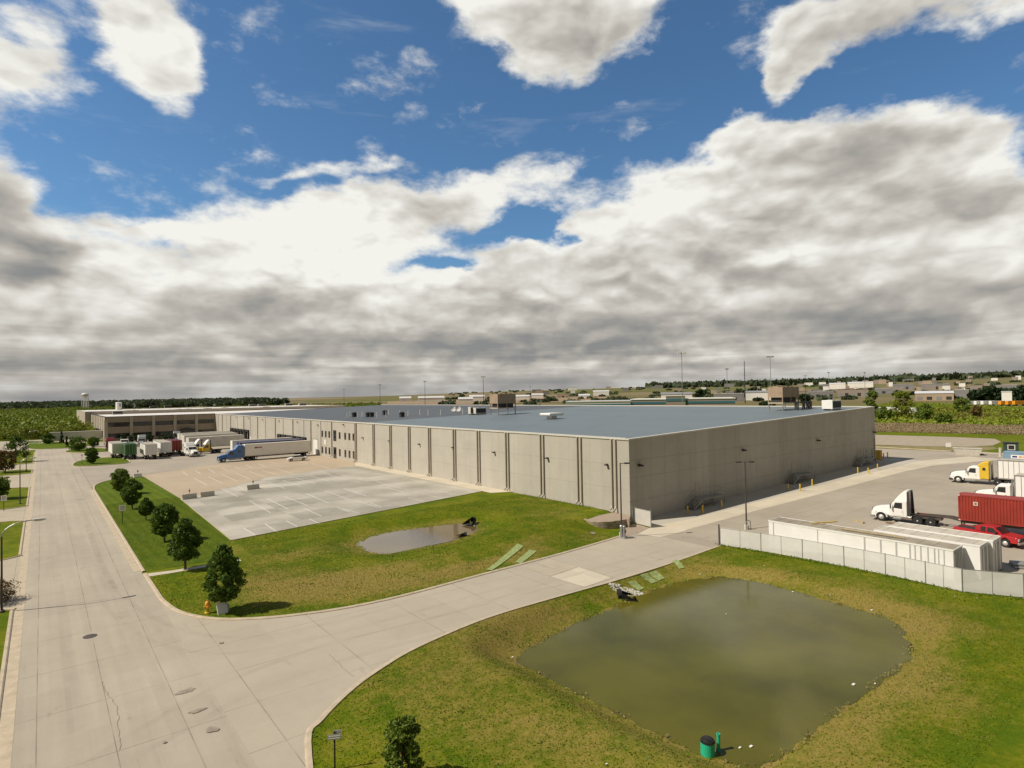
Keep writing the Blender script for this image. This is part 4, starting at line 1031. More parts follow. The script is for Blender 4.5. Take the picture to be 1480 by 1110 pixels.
for x0, x1 in ((402, 444), (334, 361)):        # dock doors with dark seals
    ya, yb = on_x(x0, 636, WX).y, on_x(x1, 636, WX).y; n = max(3, int(abs(ya-yb)/4.2)); st = (ya-yb)/n
    for i in range(n):
        yc = yb+st*(i+.5)
        o = MB().box(WX-.03, WX-.002, yc-1.3, yc+1.3, 1.2, 4.1).build('dock_door', m_beige, W)
        s_ = MB().box(WX-.55, WX-.031, yc-1.75, yc+1.75, 3.85, 4.6).box(WX-.55, WX-.031, yc-1.75, yc-1.3, 1.1, 3.85).box(WX-.55, WX-.031, yc+1.3, yc+1.75, 1.1, 3.85)
        s_.build('dock_seal', m_black, o)
for x in (341, 349, 355, 362): y = on_x(x, 627, WX).y; MB().box(WX-.06, WX-.002, y-.5, y+.5, .1, 2.3).build('door', m_white, W)
# small doors on the south wall behind the stairs, slit windows near the far corner, side pilaster
def door_y(x, z0, w=1.0, h=2.2, mt=None, name='door'):
    o = MB().box(x-w/2, x+w/2, WY-.04, WY-.002, z0, z0+h).build(name, mt or m_beige, W)
    MB().box(x-w/2-.08, x-w/2, WY-.06, WY-.002, z0, z0+h+.08).box(x+w/2, x+w/2+.08, WY-.06, WY-.002, z0, z0+h+.08).box(x-w/2, x+w/2, WY-.06, WY-.002, z0+h, z0+h+.08).build('frame', m_beige, o)
    return o
stairs_x = [on_y(1008, 720, WY).x, on_y(1147, 690, WY).x, on_y(1241, 668, WY).x]
for x in stairs_x: door_y(x, zg(x, 50)+1.25)
for px in (1251, 1260.3): x = on_y(px, 660, WY).x; door_y(x, .9, .6, 2.3, m_glass, 'window')
xx = WE-.8; MB().box(xx-.12, xx+.12, WY-.2, WY-.002, .4, 5.2).build('downspout', m_beige, W)
for x in (xx-5.4, xx-6.6, xx-7.3): MB().box(x-.12, x+.12, WY-.15, WY-.002, 2.2, 3.3).build('meter_box', m_coping, W)
# steel dock stairs
def dock_stairs(x, label):
    g = zg(x, 50); t = thing('dock_stairs', label, 'stairs', (x, WY-.05, g+.03), 0, None); h = 1.22
    MB().box(-.9, 4.6, -1.5, -.05, h-.06, h).build('platform', m_galv, t)
    s = MB(); n = 6
    for i in range(n): s.box(-.9-(n-i)*.34, -.9-(n-i-1)*.34, -1.35, -.15, i*h/n+h/n-.05, i*h/n+h/n)
    s.build('step', m_galv, t)
    for y in (-1.4, -.12): MB().prism([(-.9, h-.25), (-.9, h), (-.9-n*.34-.1, .12), (-.9-n*.34-.1, 0), (-.9-n*.34+.15, 0)], y-.03, y+.03, 'y').build('stringer', m_galv, t)
    for x_ in (-.85, 1.9, 4.5): MB().box(x_-.05, x_+.05, -1.46, -1.36, 0, h-.06).build('post', m_galv, t)
    r = MB(); y = -1.46
    for hh in (.55, 1.05): r.tube([(-.9-n*.34, y, .1+hh), (-.9, y, h+hh), (4.58, y, h+hh), (4.58, -.1, h+hh)], .028, 5)
    for a, b in ((-.9-n*.34, .1), (-1.9, .62), (-.9, h), (.25, h), (1.4, h), (2.5, h), (3.6, h), (4.58, h)): r.tube([(a, y, b-.05), (a, y, b+1.05)], .028, 5)
    r.build('railing', m_galv, t)
    r = MB()
    for hh in (.55, 1.05): r.tube([(-.9-n*.34, -.1, .1+hh), (-.9, -.1, h+hh)], .028, 5)
    r.tube([(-.9-n*.34, -.1, .05), (-.9-n*.34, -.1, 1.15)], .028, 5); r.build('handrail', m_galv, t)
    t.scale = (1.05,)*3
    return t
for x, l in zip(stairs_x, ('galvanised steel stair and ramp on the shaded wall, nearest the gate corner', 'middle galvanised steel stair and ramp on the shaded warehouse wall', 'galvanised steel stair and ramp at the far end by the slit windows')): dock_stairs(x, l)
def bollard(px, py, label, h=1.15):
    p = gp(px, py); t = tag(MB().lathe([(.11, 0), (.11, h-.06), (.085, h-.015), (.03, h)], n=12).build('bollard', m_yellow, loc=(p.x, p.y, p.z+.02)), label, 'bollard', 'yellow bollards along the dock wall')
    return t
pos_n = ('left of the three', 'middle of the three', 'right of the three')
for grp, nm in ((((994, 743), (1015.5, 742.5), (1043, 735)), 'nearest stair'), (((1139, 709), (1156.5, 710), (1174, 702.5)), 'middle stair'), (((1240, 684), (1255, 685), (1268.5, 679)), 'farthest stair')):
    for (px, py), w in zip(grp, pos_n): bollard(px, py, 'yellow steel bollard, %s guarding the %s' % (w, nm))
for px, py, l in ((1277, 664, 'slim yellow bollard beside the orange cabinet, left one'), (1283, 662.5, 'slim yellow bollard beside the orange cabinet, right one')): bollard(px, py, l, 1.4)
p = gp(1270, 664.5); t = thing('cabinet', 'orange cabinet on the ground beyond the far warehouse corner', 'cabinet', (p.x, p.y, p.z+.03))
MB().box(-.6, .6, -.5, .5, 0, 2.1).build('body', m_yellow, t, bevel=.04); MB().box(-.5, -.05, -.53, -.5, .15, 1.95).box(.05, .5, -.53, -.5, .15, 1.95).build('door', m_orange, t)
# office block of the older building
OX, OY = 20.0, 291.0
O = thing('office_building', 'low office building with two dark window bands and white roof', 'building', (0, 0, 0))
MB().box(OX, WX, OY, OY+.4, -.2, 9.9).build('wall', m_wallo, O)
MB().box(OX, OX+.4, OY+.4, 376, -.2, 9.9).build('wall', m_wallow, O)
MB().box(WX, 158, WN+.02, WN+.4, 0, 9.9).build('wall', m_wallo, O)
MB().box(OX+.4, 158, OY+.4, 376, 9.0, 9.55).build('roof', m_roofwh, O)
MB().box(17.5, 158, 376, 376.4, 0, 11.3).build('wall', m_wallow, O); MB().box(17.5, 17.9, 376.4, 470, 0, 11.3).build('wall', m_wallow, O)
MB().box(17.9, 158, 376.4, 470, 10.5, 11.0).build('roof', m_roofwh, O); MB().box(157.6, 158, 376.4, 470, 0, 11.3).build('wall', m_wallow, O)
MB().box(OX-.1, WX, OY-.1, OY+.5, 9.9, 10.1).build('coping', m_dark, O); MB().box(OX-.1, OX+.5, OY+.5, 376, 9.9, 10.1).build('coping', m_dark, O)
zc = lambda px, py: on_y(px, py, OY)
cols = [OX+.0, zc(190, 620).x, zc(222, 620).x, zc(253, 620).x, zc(284, 620).x, WX]
for a, b in zip(cols, cols[1:]):
    for z0, z1 in ((5.8, 7.6), (1.2, 3.1)):
        o = MB().box(a+.75, b-.75, OY-.05, OY-.002, z0, z1).build('window_band', m_glass, O)
        f = MB(); n = 6
        for i in range(n+1): x = a+.75+(b-a-1.5)*i/n; f.box(x-.05, x+.05, OY-.1, OY-.051, z0, z1)
        f.build('frame', m_dark, o)
for a in cols[1:-1]: MB().box(a-.55, a+.55, OY-.35, OY-.003, 0, 9.89).build('pilaster', m_wallow, O)
MB().box(OX-.2, OX+1., OY-.8, OY-.36, 0, 8.6).build('pilaster', m_wallow, O)
x = zc(270, 620).x; MB().prism([(x-3, 3.2), (x+3, 3.2), (x+3, 3.5), (x, 4.3), (x-3, 3.5)], OY-2.2, OY-.36, 'y').build('canopy', m_dark, O)
MB().box(x-2.6, x+2.6, OY-.12, OY-.003, .1, 3.1).build('door', m_glass, O)
for i in range(7):
    y = OY+8+i*11; MB().box(OX-.16, OX-.01, y-.15, y+.15, 0, 9.7).build('downspout', m_pole, O)
for y in (OY+22, OY+31, OY+40): MB().box(OX-.5, OX-.01, y-1.8, y+1.8, .9, 4.2).build('dock_seal', m_black, O)
# rooftop things
m_hvac = mat('hvac_casing', (.36, .34, .31), .6, .12, 1., dirt=.2)
def roof_unit(x, y, z, label, sx=2.2, sy=1.8, h=1.5, mt=None, name='rooftop_unit', cat='rooftop unit', group=None):
    t = thing(name, label, cat, (x, y, z), 0, group)
    MB().box(-sx/2, sx/2, -sy/2, sy/2, .25, h).build('casing', mt or m_hvac, t, bevel=.05)
    MB().box(-sx/2+.15, sx/2-.15, -sy/2-.03, -sy/2, .5, h-.25).build('grille', m_dark, t)
    MB().cyl((0, 0, h), (0, 0, h+.12), min(sx, sy)*.36, n=14).build('fan_ring', m_galv, t)
    for a in (-1, 1): MB().box(-sx/2+.05, sx/2-.05, a*sy*.38-.08, a*sy*.38+.08, 0, .25).build('rail', m_galv, t)
    return t
def roofp(px, py):                            # point on the sloping warehouse roof
    d = _f + _r*((px-740)/FOC) - _u*((py-555)/FOC); k = (12.0-9.75)/(WE-WX)
    t = (9.75-.05-WX*k-CAM_H)/(d.z-k*d.x); return Vector((d.x*t, d.y*t, CAM_H+d.z*t))
ORD = 'first second third fourth fifth sixth seventh eighth ninth tenth eleventh twelfth thirteenth fourteenth fifteenth sixteenth'.split()
GU = 'small black exhaust fans on the dark roof'
for i, px in enumerate((512, 532, 537, 556, 581)):
    p = roofp(px, (602.5, 602.5, 602.5, 599.5, 602.5)[i]); t = thing('exhaust_fan', 'small black roof fan on the dark roof, %s from the left' % ('first', 'second', 'third', 'fourth', 'fifth')[i], 'roof fan', p, 0, GU)
    MB().box(-.55, .55, -.55, .55, 0, .9).build('curb', m_dark, t); MB().lathe([(.75, .9), (.8, 1.15), (.55, 1.4), (.1, 1.5)], n=12).build('hood', m_black, t)
GP = 'thin white vent pipes on the dark roof'
for ip, (px, py) in enumerate(sorted(((502,604),(517,603.5),(523,603),(525,602),(545,604),(558,603),(562,600),(578,601),(590,601.5),(607,600),(619,600.5),(637,600),(669,599),(506,602)))):
    p = roofp(px, py); tag(MB().cyl((0, 0, 0), (0, 0, 1.5), .1, n=8).cyl((0, 0, 1.5), (0, 0, 1.62), .17, n=8).build('vent_pipe', m_white, loc=p), 'thin white vent pipe on the dark roof, %s from the left' % ORD[ip], 'vent pipe', GP)
for k, px in enumerate((655, 662)):
    p = roofp(px, 598.5); t = thing('satellite_dish', ('small white dish on the dark roof, left of the pair', 'small white dish on the dark roof, right of the pair')[k], 'dish', p)
    MB().cyl((0, 0, 0), (0, 0, 1.3), .06, n=6).build('mast', m_galv, t); o = MB().lathe([(.05, -.05), (.5, .02), (.8, .14), (.82, .2), (.5, .08), (.05, .02)], n=16).build('dish', m_white, t); o.location = (0, -.1, 1.6); o.rotation_euler = (R(85), 0, R(-40))
roof_unit(*roofp(681.5, 599.5), 'tall narrow white unit left of the boxy one on the roof', 1.5, 1.2, 2.2, m_white2); roof_unit(*roofp(693, 599), 'boxy pale unit between the narrow unit and the brown cooling tower', 3.6, 1.6, 1.9, m_white2)
def cooling_tower(p, w, d, label, h=3.6, leg=1.6, rzz=0.):
    t = thing('cooling_tower', label, 'cooling tower', p, rzz)
    for x in (-w/2+.15, w/2-.15):
        for y in (-d/2+.15, d/2-.15): MB().box(x-.1, x+.1, y-.1, y+.1, 0, leg).build('leg', m_galv, t)
    MB().box(-w/2, w/2, -d/2, d/2, leg, leg+.25).build('base_frame', m_tan_beige, t)
    MB().box(-w/2, w/2, -d/2, d/2, leg+1.35, leg+h).build('casing', m_brown2, t)
    for x in (-w/2+.1, 0, w/2-.1): MB().box(x-.1, x+.1, -d/2+.02, -d/2+.2, leg+.25, leg+1.35).box(x-.1, x+.1, d/2-.2, d/2-.02, leg+.25, leg+1.35).build('brace', m_brown2, t)
    MB().box(-w/2+.5, w/2-.5, -d/2+.5, d/2-.5, leg+.25, leg+1.35).build('coil', m_dark, t)
    n = max(2, int(w/1.5))
    for i in range(n): x = -w/2+w*(i+.5)/n; MB().cyl((x, 0, leg+h), (x, 0, leg+h+.2), w/n*.42, n=14).build('fan_ring', m_brown2, t)
    return t
m_brown2 = mat('tower_panel', (.36, .265, .185), .8, .15, .8, dirt=.25)
p = roofp(727, 599.2); cooling_tower(p, 6.2, 3.6, 'brown cooling tower on steel legs standing mid roof', 3.9, 1.7)
p = roofp(1133, 592.5); cooling_tower(p, 7.4, 3.4, 'tan cooling tower on legs near the right edge of the roof', 3.6, 1.5)
p = roofp(1163, 592); t = thing('pipe_rack', 'dark pipe rack on the roof beside the tan cooling tower', 'pipe rack', p)
mbp = MB().tube([(-4, 0, 1.7), (3.4, 0, 1.7)], .12, 6).tube([(-4, .4, 1.7), (3.4, .4, 1.7)], .12, 6); mbp.build('pipe', m_dark, t)
for x in (-3.5, 0, 1.8, 3.2): MB().box(x-.09, x+.09, -.1, .5, 0, 1.6).build('leg', m_dark, t)
p = roofp(1202, 592.5); t = roof_unit(p.x, p.y, p.z, 'boxy white unit by the coping at the right edge of the roof', 4.2, 2.2, 2.1, m_white)
p = roofp(797.5, 605.5); t = thing('intake_hood', 'flat white mushroom hood alone on the light roof', 'roof hood', p)
MB().box(-.8, .8, -.8, .8, 0, .8).build('curb', m_white, t); MB().prism([(-2, .75), (2, .75), (2.2, 1.1), (1.9, 1.35), (-1.9, 1.35), (-2.2, 1.1)], -1.7, 1.7, 'y').build('hood', m_white, t, bevel=.08)
for px, py, l in ((170,599,'grey rooftop unit, leftmost on the white roof'),(186,597.5,'grey rooftop unit, second from left on the white roof'),(194,597,'grey rooftop unit touching the second from left'),(260,595.5,'grey rooftop unit, left of the middle pair on the white roof'),(272,595,'grey rooftop unit, right of the middle pair on the white roof'),(300,594,'long grey unit near the middle of the white roof'),(325,592.5,'dark unit right of the long grey one on the white roof'),(385,591.5,'dark unit at the edge between white and dark roof')):
    c = img2(px, py, 9.55); roof_unit(c[0], c[1], 9.55, l, 4.4, 2.2, 1.7)
for px, py, l in ((222,590,'small unit on the far white roof, leftmost'),(243,589.5,'small unit on the far white roof, second from left'),(365,587.3,'small unit on the far white roof, third from left'),(378,587,'small unit on the far white roof, fourth from left'),(417,586.2,'small unit on the far white roof, second from right'),(437,586,'long unit on the far white roof, rightmost')):
    c = img2(px, py, 11.0); roof_unit(c[0], c[1], 11., l, 5., 2.5, 1.6)
c = img2(171.5, 592.5, 11.0); t = thing('roof_tank', 'white cylindrical tank standing on the far white roof', 'tank', (c[0], c[1], 11.))
MB().lathe([(1.6, 0), (1.6, 4.6), (1.3, 4.8), (.1, 4.9)], n=18).build('shell', m_white, t); MB().box(.3, .9, -1.68, -1.6, 2., 4.).build('hatch', m_dark, t)

# ================================================================== FENCE, POSTS, SIGNS, BARRIERS
def screen_mat(name, col, alpha):
    m, t, p = newmat(name); pos = t.n('ShaderNodeNewGeometry').outputs['Position']
    t.put(p.inputs['Base Color'], t.mix(t.noise(pos, 1.5, 5, .6), c4(tuple(c*.8 for c in col)), c4(col)))
    p.inputs['Roughness'].default_value = .6; p.inputs['Alpha'].default_value = alpha
    return m
m_mesh = screen_mat('privacy_mesh', (.74, .73, .70), .89)
F = [gp(*q) for q in ((1041,788),(1100,797),(1160,807.5),(1220,819),(1280,831),(1338,844),(1391,856),(1480,864.5),(1560,871))]
t = thing('chain_link_fence', 'long fence with pale slatted mesh between the pond and the white storage boxes', 'fence', (0, 0, 0))
for i, (a, b) in enumerate(zip(F, F[1:])):
    h = 1.95
    MB().add([(a.x, a.y, a.z+.06), (b.x, b.y, b.z+.06), (b.x, b.y, b.z+h), (a.x, a.y, a.z+h)], [(0, 1, 2, 3)]).build('mesh_panel', m_mesh, t)
    MB().tube([a+Vector((0, 0, h)), b+Vector((0, 0, h))], .025, 6).build('top_rail', m_galv, t)
    n = max(2, int((b-a).length/2.9))
    for k in range(n):
        q = a.lerp(b, k/n); MB().cyl(q, q+Vector((0, 0, h+.05)), .022 if k else .045, n=8).build('post', m_galv, t)
p = F[0]; MB().cyl(p+Vector((.0, .12, 0)), p+Vector((0, .12, 2.3)), .07, n=10).build('gate_post', m_dark, t)
ga, gb = gp(918, 757), gp(941, 763)
t = thing('fence_gate', 'short white slatted gate panel between the warehouse corner and the drive', 'gate', (0, 0, 0))
hz = Vector((0, 0, 2.1))
MB().add([ga+Vector((0, 0, .1)), gb+Vector((0, 0, .1)), gb+hz, ga+hz], [(0, 1, 2, 3)]).build('mesh_panel', screen_mat('gate_slats', (.62, .60, .55), .93), t)
for p in (ga, ga+Vector((-.1, .35, 0)), gb): MB().cyl(p, p+Vector((0, 0, 2.35)), .06, n=8).build('post', m_galv, t)
MB().tube([ga+hz, gb+hz], .03, 6).build('rail', m_galv, t)
# retaining wall planter at the near corner
PL = smooth_poly([tuple(gp(*q, 0)[:2]) for q in ((841,748),(852,757),(868,763),(886,764.5),(906,762))], 5)
PLc = PL+[(60.95, 52.4), (60.95, 57.6), (58.5, 58.2)]
t = thing('planter', 'low curved block retaining wall filled with gravel at the near warehouse corner', 'planter', (0, 0, 0))
m_blk, nt_, pp_ = newmat('retaining_block')
ps = nt_.n('ShaderNodeNewGeometry').outputs['Position']
sx, sy, sz = nt_.n('ShaderNodeSeparateXYZ', ins={0: ps}).outputs
bz = nt_.m('FLOOR', nt_.m('DIVIDE', sz, .2)); wn = nt_.n('ShaderNodeTexWhiteNoise', noise_dimensions='2D')
bu = nt_.m('ADD', nt_.m('DIVIDE', nt_.m('SUBTRACT', sx, sy), .55), nt_.m('MULTIPLY', bz, .5))
nt_.put(wn.inputs['Vector'], nt_.n('ShaderNodeCombineXYZ', ins={0: nt_.m('FLOOR', bu), 1: bz}))
jj = nt_.m('MAXIMUM', nt_.m('LESS_THAN', nt_.m('FRACT', nt_.m('DIVIDE', sz, .2)), .12), nt_.m('LESS_THAN', nt_.m('FRACT', bu), .06))
kk = nt_.m('MULTIPLY', nt_.m('ADD', .75, nt_.m('MULTIPLY', wn.outputs['Value'], .5)), nt_.m('SUBTRACT', 1., nt_.m('MULTIPLY', jj, .5)))
nt_.put(pp_.inputs['Base Color'], nt_.mix(1., (.33, .27, .20, 1), nt_.n('ShaderNodeCombineXYZ', ins={0: kk, 1: kk, 2: kk}), 'MULTIPLY')); pp_.inputs['Roughness'].default_value = .9
m_gravel = mat('gravel', (.34, .27, .21), .95, .35, 9., bump=.6)
L_ = [Vector(p) for p in PL]; vs_ = []; 
for i, p in enumerate(L_):
    a = L_[max(i-1, 0)]; b = L_[min(i+1, len(L_)-1)]; d = (b-a).normalized(); n = Vector((-d.y, d.x))*.3
    vs_ += [(p.x, p.y, -1.6), (p.x, p.y, -.12), (p.x+n.x, p.y+n.y, -.12), (p.x+n.x, p.y+n.y, -1.6)]
MB().add(vs_, [(i*4+k, (i+1)*4+k, (i+1)*4+k+1, i*4+k+1) for i in range(len(L_)-1) for k in range(3)]+[(0, 1, 2, 3), tuple(len(vs_)-4+k for k in range(4))]).build('block_wall', m_blk, t)
bm = bmesh.new(); f = bm.faces.new([bm.verts.new((x, y, -.2)) for x, y in PLc]); bmesh.ops.recalc_face_normals(bm, faces=[f])
if f.normal.z < 0: f.normal_flip()
me2 = bpy.data.meshes.new('gravel'); bm.to_mesh(me2); bm.free(); me2.materials.append(m_gravel); o = bpy.data.objects.new('gravel', me2); COL.objects.link(o); o.parent = t
e_ = PL[-1]; MB().prism([(e_[0]-.05, e_[1]), (60.9, 52.3), (60.9, 51.9), (e_[0], e_[1]-.4)], -1.6, -.1).build('block_wall', m_blk, t)
sheet('gravel_bed', [tuple(gp(*q)[:2]) for q in ((903, 764), (917, 757), (941, 764), (928, 770), (906, 775), (900, 772))], .03, m_gravel)
# pedestals by the drive corner
def pipe_things(px, py, label, h=1.0, r=.14, mt=None, name='utility_pedestal', cat='pedestal'):
    p = gp(px, py); t = thing(name, label, cat, p)
    MB().lathe([(r*1.5, 0), (r*1.5, .1), (r, .14), (r, h-.1), (r*1.15, h-.08), (r*.9, h), (.02, h+.02)], n=12).build('body', mt or m_galv, t)
    MB().box(-r*.6, r*.6, -r-.03, -r+.01, h*.45, h*.7).build('plate', m_dark, t)
    return t
pipe_things(898.5, 777.5, 'grey utility pedestal by the lamp post at the drive corner, left one', 1.5, .2)
pipe_things(902.5, 778.5, 'grey utility pedestal by the lamp post at the drive corner, right one', 1.5, .16)
def lamp_square(px, py, top, label, heads=1, mt=None, name='light_pole', dirv=(0, -1)):
    p = gp(px, py); h = hgt(p, top); t = thing(name, label, 'light pole', p)
    MB().lathe([(.28, 0), (.28, .5), (.24, .55)], n=12).build('base', m_cblock, t)
    MB().cyl((0, 0, .5), (0, 0, h), .1, .065, n=8).build('pole', mt or m_pole, t)
    for k in range(heads):
        s = 1 if k == 0 else -1; dx_, dy_ = (dirv[0]*s, dirv[1]*s)
        MB().tube([(0, 0, h-.08), (dx_*.5, dy_*.5, h-.05)], .04, 6).build('arm', mt or m_pole, t)
        o = MB().box(-.32, .32, -.17, .17, -.1, .06).build('lamp_head', m_dark, t, bevel=.03); o.location = (dx_*.8, dy_*.8, h-.03); o.rotation_euler = (0, 0, math.atan2(dy_, dx_))
        MB().box(-.2, .2, -.12, .12, -.115, -.1).build('lens', mat_lamp, o)
    return t
lamp_square(898.5, 776, 669, 'brown pole with one square lamp head at the near warehouse corner', 1, dirv=(.78, -.6))
lamp_square(1079, 765, 667, 'brown twin head light pole beside the fence in the yard', 2, dirv=(.75, -.66))
p = gp(1083, 766); t = thing('pipe_guard', 'bent grey pipe guard at the foot of the twin head pole', 'guard', p); MB().tube([(.3, 0, 0), (.3, 0, 1.), (.0, .1, 1.2), (-.35, .2, 1.), (-.35, .2, 0)], .05, 8).build('rail', m_galv, t)
def street_lamp(px, py, top, label, reach, mt, dirx=1, loc=None, h=None):
    p = loc or gp(px, py); h = h or hgt(p, top); t = thing('street_lamp', label, 'street lamp', p, 0, 'curved arm street lamps on the left kerb')
    MB().lathe([(.2, 0), (.2, .12), (.12, .2)], n=10).build('base', m_pole, t)
    MB().cyl((0, 0, .1), (0, 0, h-1.), .08, .055, n=8).build('pole', m_pole, t)
    pts = [(0, 0, h-1.)]+[(dirx*reach*(1-math.cos(a))*.8, 0, h-1.+1.*math.sin(a)) for a in [math.pi/2*i/6 for i in range(1, 7)]]+[(dirx*reach, 0, h+.03)]
    MB().tube(pts, .045, 7).build('arm', mt, t)
    o = MB().prism([(-.1, -.05), (.75, -.06), (.85, .03), (.6, .1), (.0, .1)], -.14, .14, 'y').build('lamp_head', m_white2, t, bevel=.03); o.location = (dirx*reach, 0, h)
    MB().box(.12, .6, -.1, .1, -.1, -.06).build('lens', mat_lamp, o)
    return t
street_lamp(2.5, 885, 757, 'tall grey curved street lamp at the left edge, nearest of the row', 1.9, m_galv)
street_lamp(29, 728, 663, 'curved street lamp on the left kerb, second from the front', 1.3, m_galv)
street_lamp(38, 681, 641, 'curved street lamp on the left kerb, third from the front', 1.2, m_galv)
street_lamp(41, 655, 623, 'curved street lamp on the left kerb, farthest before the island', 1.2, m_galv)
def sign(px, py, top, label, w=.45, hh=.6, mt=None):
    p = gp(px, py); h = hgt(p, top); t = thing('road_sign', label, 'sign', p)
    MB().box(-.035, .035, -.03, .03, 0, h-.05).build('post', m_dark, t)
    o = MB().box(-w/2, w/2, -.05, -.03, h-hh, h).build('panel', mt or m_white, t)
    q = MB(); 
    for k in range(3): q.box(-w*.36, w*.36, -.056, -.05, h-hh*.3-k*hh*.22, h-hh*.22-k*hh*.22)
    q.build('lettering', m_dark, o); t.rotation_euler = (0, 0, R(-8))
    return t
sign(177, 757, 730, 'white rectangular sign on a dark post in the tree verge', .75, .75)
sign(5.5, 739, 716, 'white rectangular sign on a post in the left lawn', .7, .8)
sign(118.5, 671, 657, 'thin post sign on the near grass island', .3, .4); sign(10, 701, 689, 'small cross-armed post by the left driveway', .9, .25, m_pole)
p = gp(487, 1108); p.z = zg(p.x, p.y); t = thing('street_name_sign', 'small grey sign of two plates on a black post at the bottom edge', 'sign', p+Vector((-.15, -.15, 0)))
MB().box(-.03, .03, -.03, .03, 0, 1.62).build('post', m_black, t)
o = MB().box(-.3, .3, -.045, -.03, 1.3, 1.52).build('panel', m_galv2, t); q = MB()
for k in range(2): q.box(-.24, .24, -.05, -.045, 1.35+k*.09, 1.38+k*.09)
q.build('lettering', m_white, o); MB().box(-.05, .3, .03, .045, 1.5, 1.66).build('panel', m_galv2, t); t.rotation_euler = (0, 0, R(-30))
# concrete barriers
def barrier(px, py, label, L=2.3, h=.82, rzz=0, post=None, mt=None):
    p = gp(px, py); t = thing('concrete_barrier', label, 'barrier', p+Vector((0, 0, .015)), rzz, 'concrete barriers on the parking lot')
    MB().prism([(-.3, 0), (.3, 0), (.3, .2), (.17, .36), (.12, h), (-.12, h), (-.17, .36), (-.3, .2)], -L/2, L/2, 'x').build('block', mt or m_cblock, t, bevel=.02)
    if post: MB().cyl((0, -.1, h), (0, -.1, h+.9), .03, n=6).box(-.12, .12, -.14, -.1, h+.35, h+.62).build('marker_post', post, t)
    return t
barrier(273.5, 721, 'concrete barrier with a red marker post, left of the pair on the lot', 2.2, rzz=R(8), post=m_red)
barrier(299.5, 717.5, 'plain concrete barrier, right of the pair on the lot', 2.2, rzz=R(8))
barrier(365.5, 707, 'concrete barrier with thin upright posts out in the lot', 2.2, rzz=R(10), post=m_pole)
barrier(199, 690, 'short white concrete block at the tip of the tree verge', 1.5, rzz=R(5), mt=m_white, post=m_pole)
# hydrant and the white slab by the tree
p = gp(300, 886); t = thing('fire_hydrant', 'yellow fire hydrant with orange cap in the grass by the drive', 'hydrant', p)
MB().lathe([(.2, 0), (.2, .06), (.13, .08), (.13, .55), (.17, .57), (.17, .62)], n=14).build('barrel', m_yellow, t)
MB().lathe([(.17, .62), (.15, .72), (.09, .8), (.04, .83), (.04, .9), (.01, .91)], n=14).build('bonnet', m_orange, t)
for s, d in ((1, (1, 0)), (-1, (1, 0)), (-1, (0, 1))): MB().cyl((d[0]*s*.1, d[1]*s*.1, .45), (d[0]*s*.24, d[1]*s*.24, .45), .07, n=10).build('nozzle', m_orange, t)
t.scale = (1.1,)*3
p = gp(322, 886); t = thing('utility_box', 'white flat utility cover leaning on a stone block under the nearest tree', 'utility box', p, R(10))
o = MB().box(-.42, .3, -.04, .04, 0, .9).build('cover', m_white, t); o.rotation_euler = (R(-24), 0, 0); o.location = (0, -.2, 0)
MB().box(-.1, .55, .05, .6, 0, .5).build('block', m_stone, t, bevel=.05)
# culverts and riprap
def stones(name, label, cx, cy, rx, ry, n, ang, size=(.12, .34)):
    mb = MB(); c, s = math.cos(R(ang)), math.sin(R(ang))
    for i in range(n):
        a = random.uniform(0, 2*math.pi); rr = math.sqrt(random.random()); u, v = rx*rr*math.cos(a), ry*rr*math.sin(a)
        x, y = cx+u*c-v*s, cy+u*s+v*c; r = random.uniform(*size); z = zg(x, y)
        k = len(mb.v); pts = [(x+r*random.uniform(.6, 1)*dx_, y+r*random.uniform(.6, 1)*dy_, z+r*.55*random.uniform(.5, 1)*dz_) for dx_, dy_, dz_ in ((1,0,0),(0,1,0),(-1,0,0),(0,-1,0),(0,0,1),(0,0,-1),)]
        mb.add(pts, [(0,1,4),(1,2,4),(2,3,4),(3,0,4),(1,0,5),(2,1,5),(3,2,5),(0,3,5)])
    return tag(mb.build(name, m_stone), label, 'stones', kind='stuff')
a, b = gp(893, 852), gp(910, 867); c_ = (a+b)/2
stones('riprap', 'grey broken stones packed round the culvert mouth by the drive', a.x+.6, a.y-.4, 1.5, .6, 260, -38, (.08, .2))
for q in ((930, 872), (948, 879)): p = gp(*q); stones('riprap', 'pale stones washed into the pond below the culvert', p.x, p.y, 1.5, .3, 90, -40, (.05, .14))
def culvert(p, ang, label, r=.55):
    t = thing('culvert', label, 'culvert', p, ang)
    mb = MB(); n = 14
    for k, (x0, r0, r1) in enumerate(((-1.6, r, r), )):
        pass
    ring = lambda x, rr, z: [(x, rr*math.cos(2*math.pi*i/n), z+rr*math.sin(2*math.pi*i/n)) for i in range(n)]
    mb.add(ring(-.3, r, r)+ring(0, r, r)+ring(0, r*.86, r)+ring(-.3, r*.86, r), [(k*n+i, k*n+(i+1) % n, (k+1)*n+(i+1) % n, (k+1)*n+i) for k in range(3) for i in range(n)])
    mb.build('pipe', m_black, t)
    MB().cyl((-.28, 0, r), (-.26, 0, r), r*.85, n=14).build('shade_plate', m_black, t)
    fl = MB().add([(0, -r, 0), (1.3, -r*1.9, 0), (1.3, r*1.9, 0), (0, r, 0), (0, -r, r*1.5), (0, r, r*1.5), (1.3, -r*1.9, .06), (1.3, r*1.9, .06)], [(0, 1, 2, 3), (0, 4, 6, 1), (3, 2, 7, 5), (1, 6, 4, 0), (5, 7, 2, 3)])
    fl.build('flared_end', m_black, t)
    return t
p = gp(910, 866); p.z = POND_Z-.05; culvert(p+Vector((-.5, .5, .05)), R(-38), 'black culvert mouth set in stones at the big pond', .42)
p = gp(683, 757); culvert(p+Vector((0, 0, .1)), R(200), 'black culvert mouth at the far end of the small basin', .4)
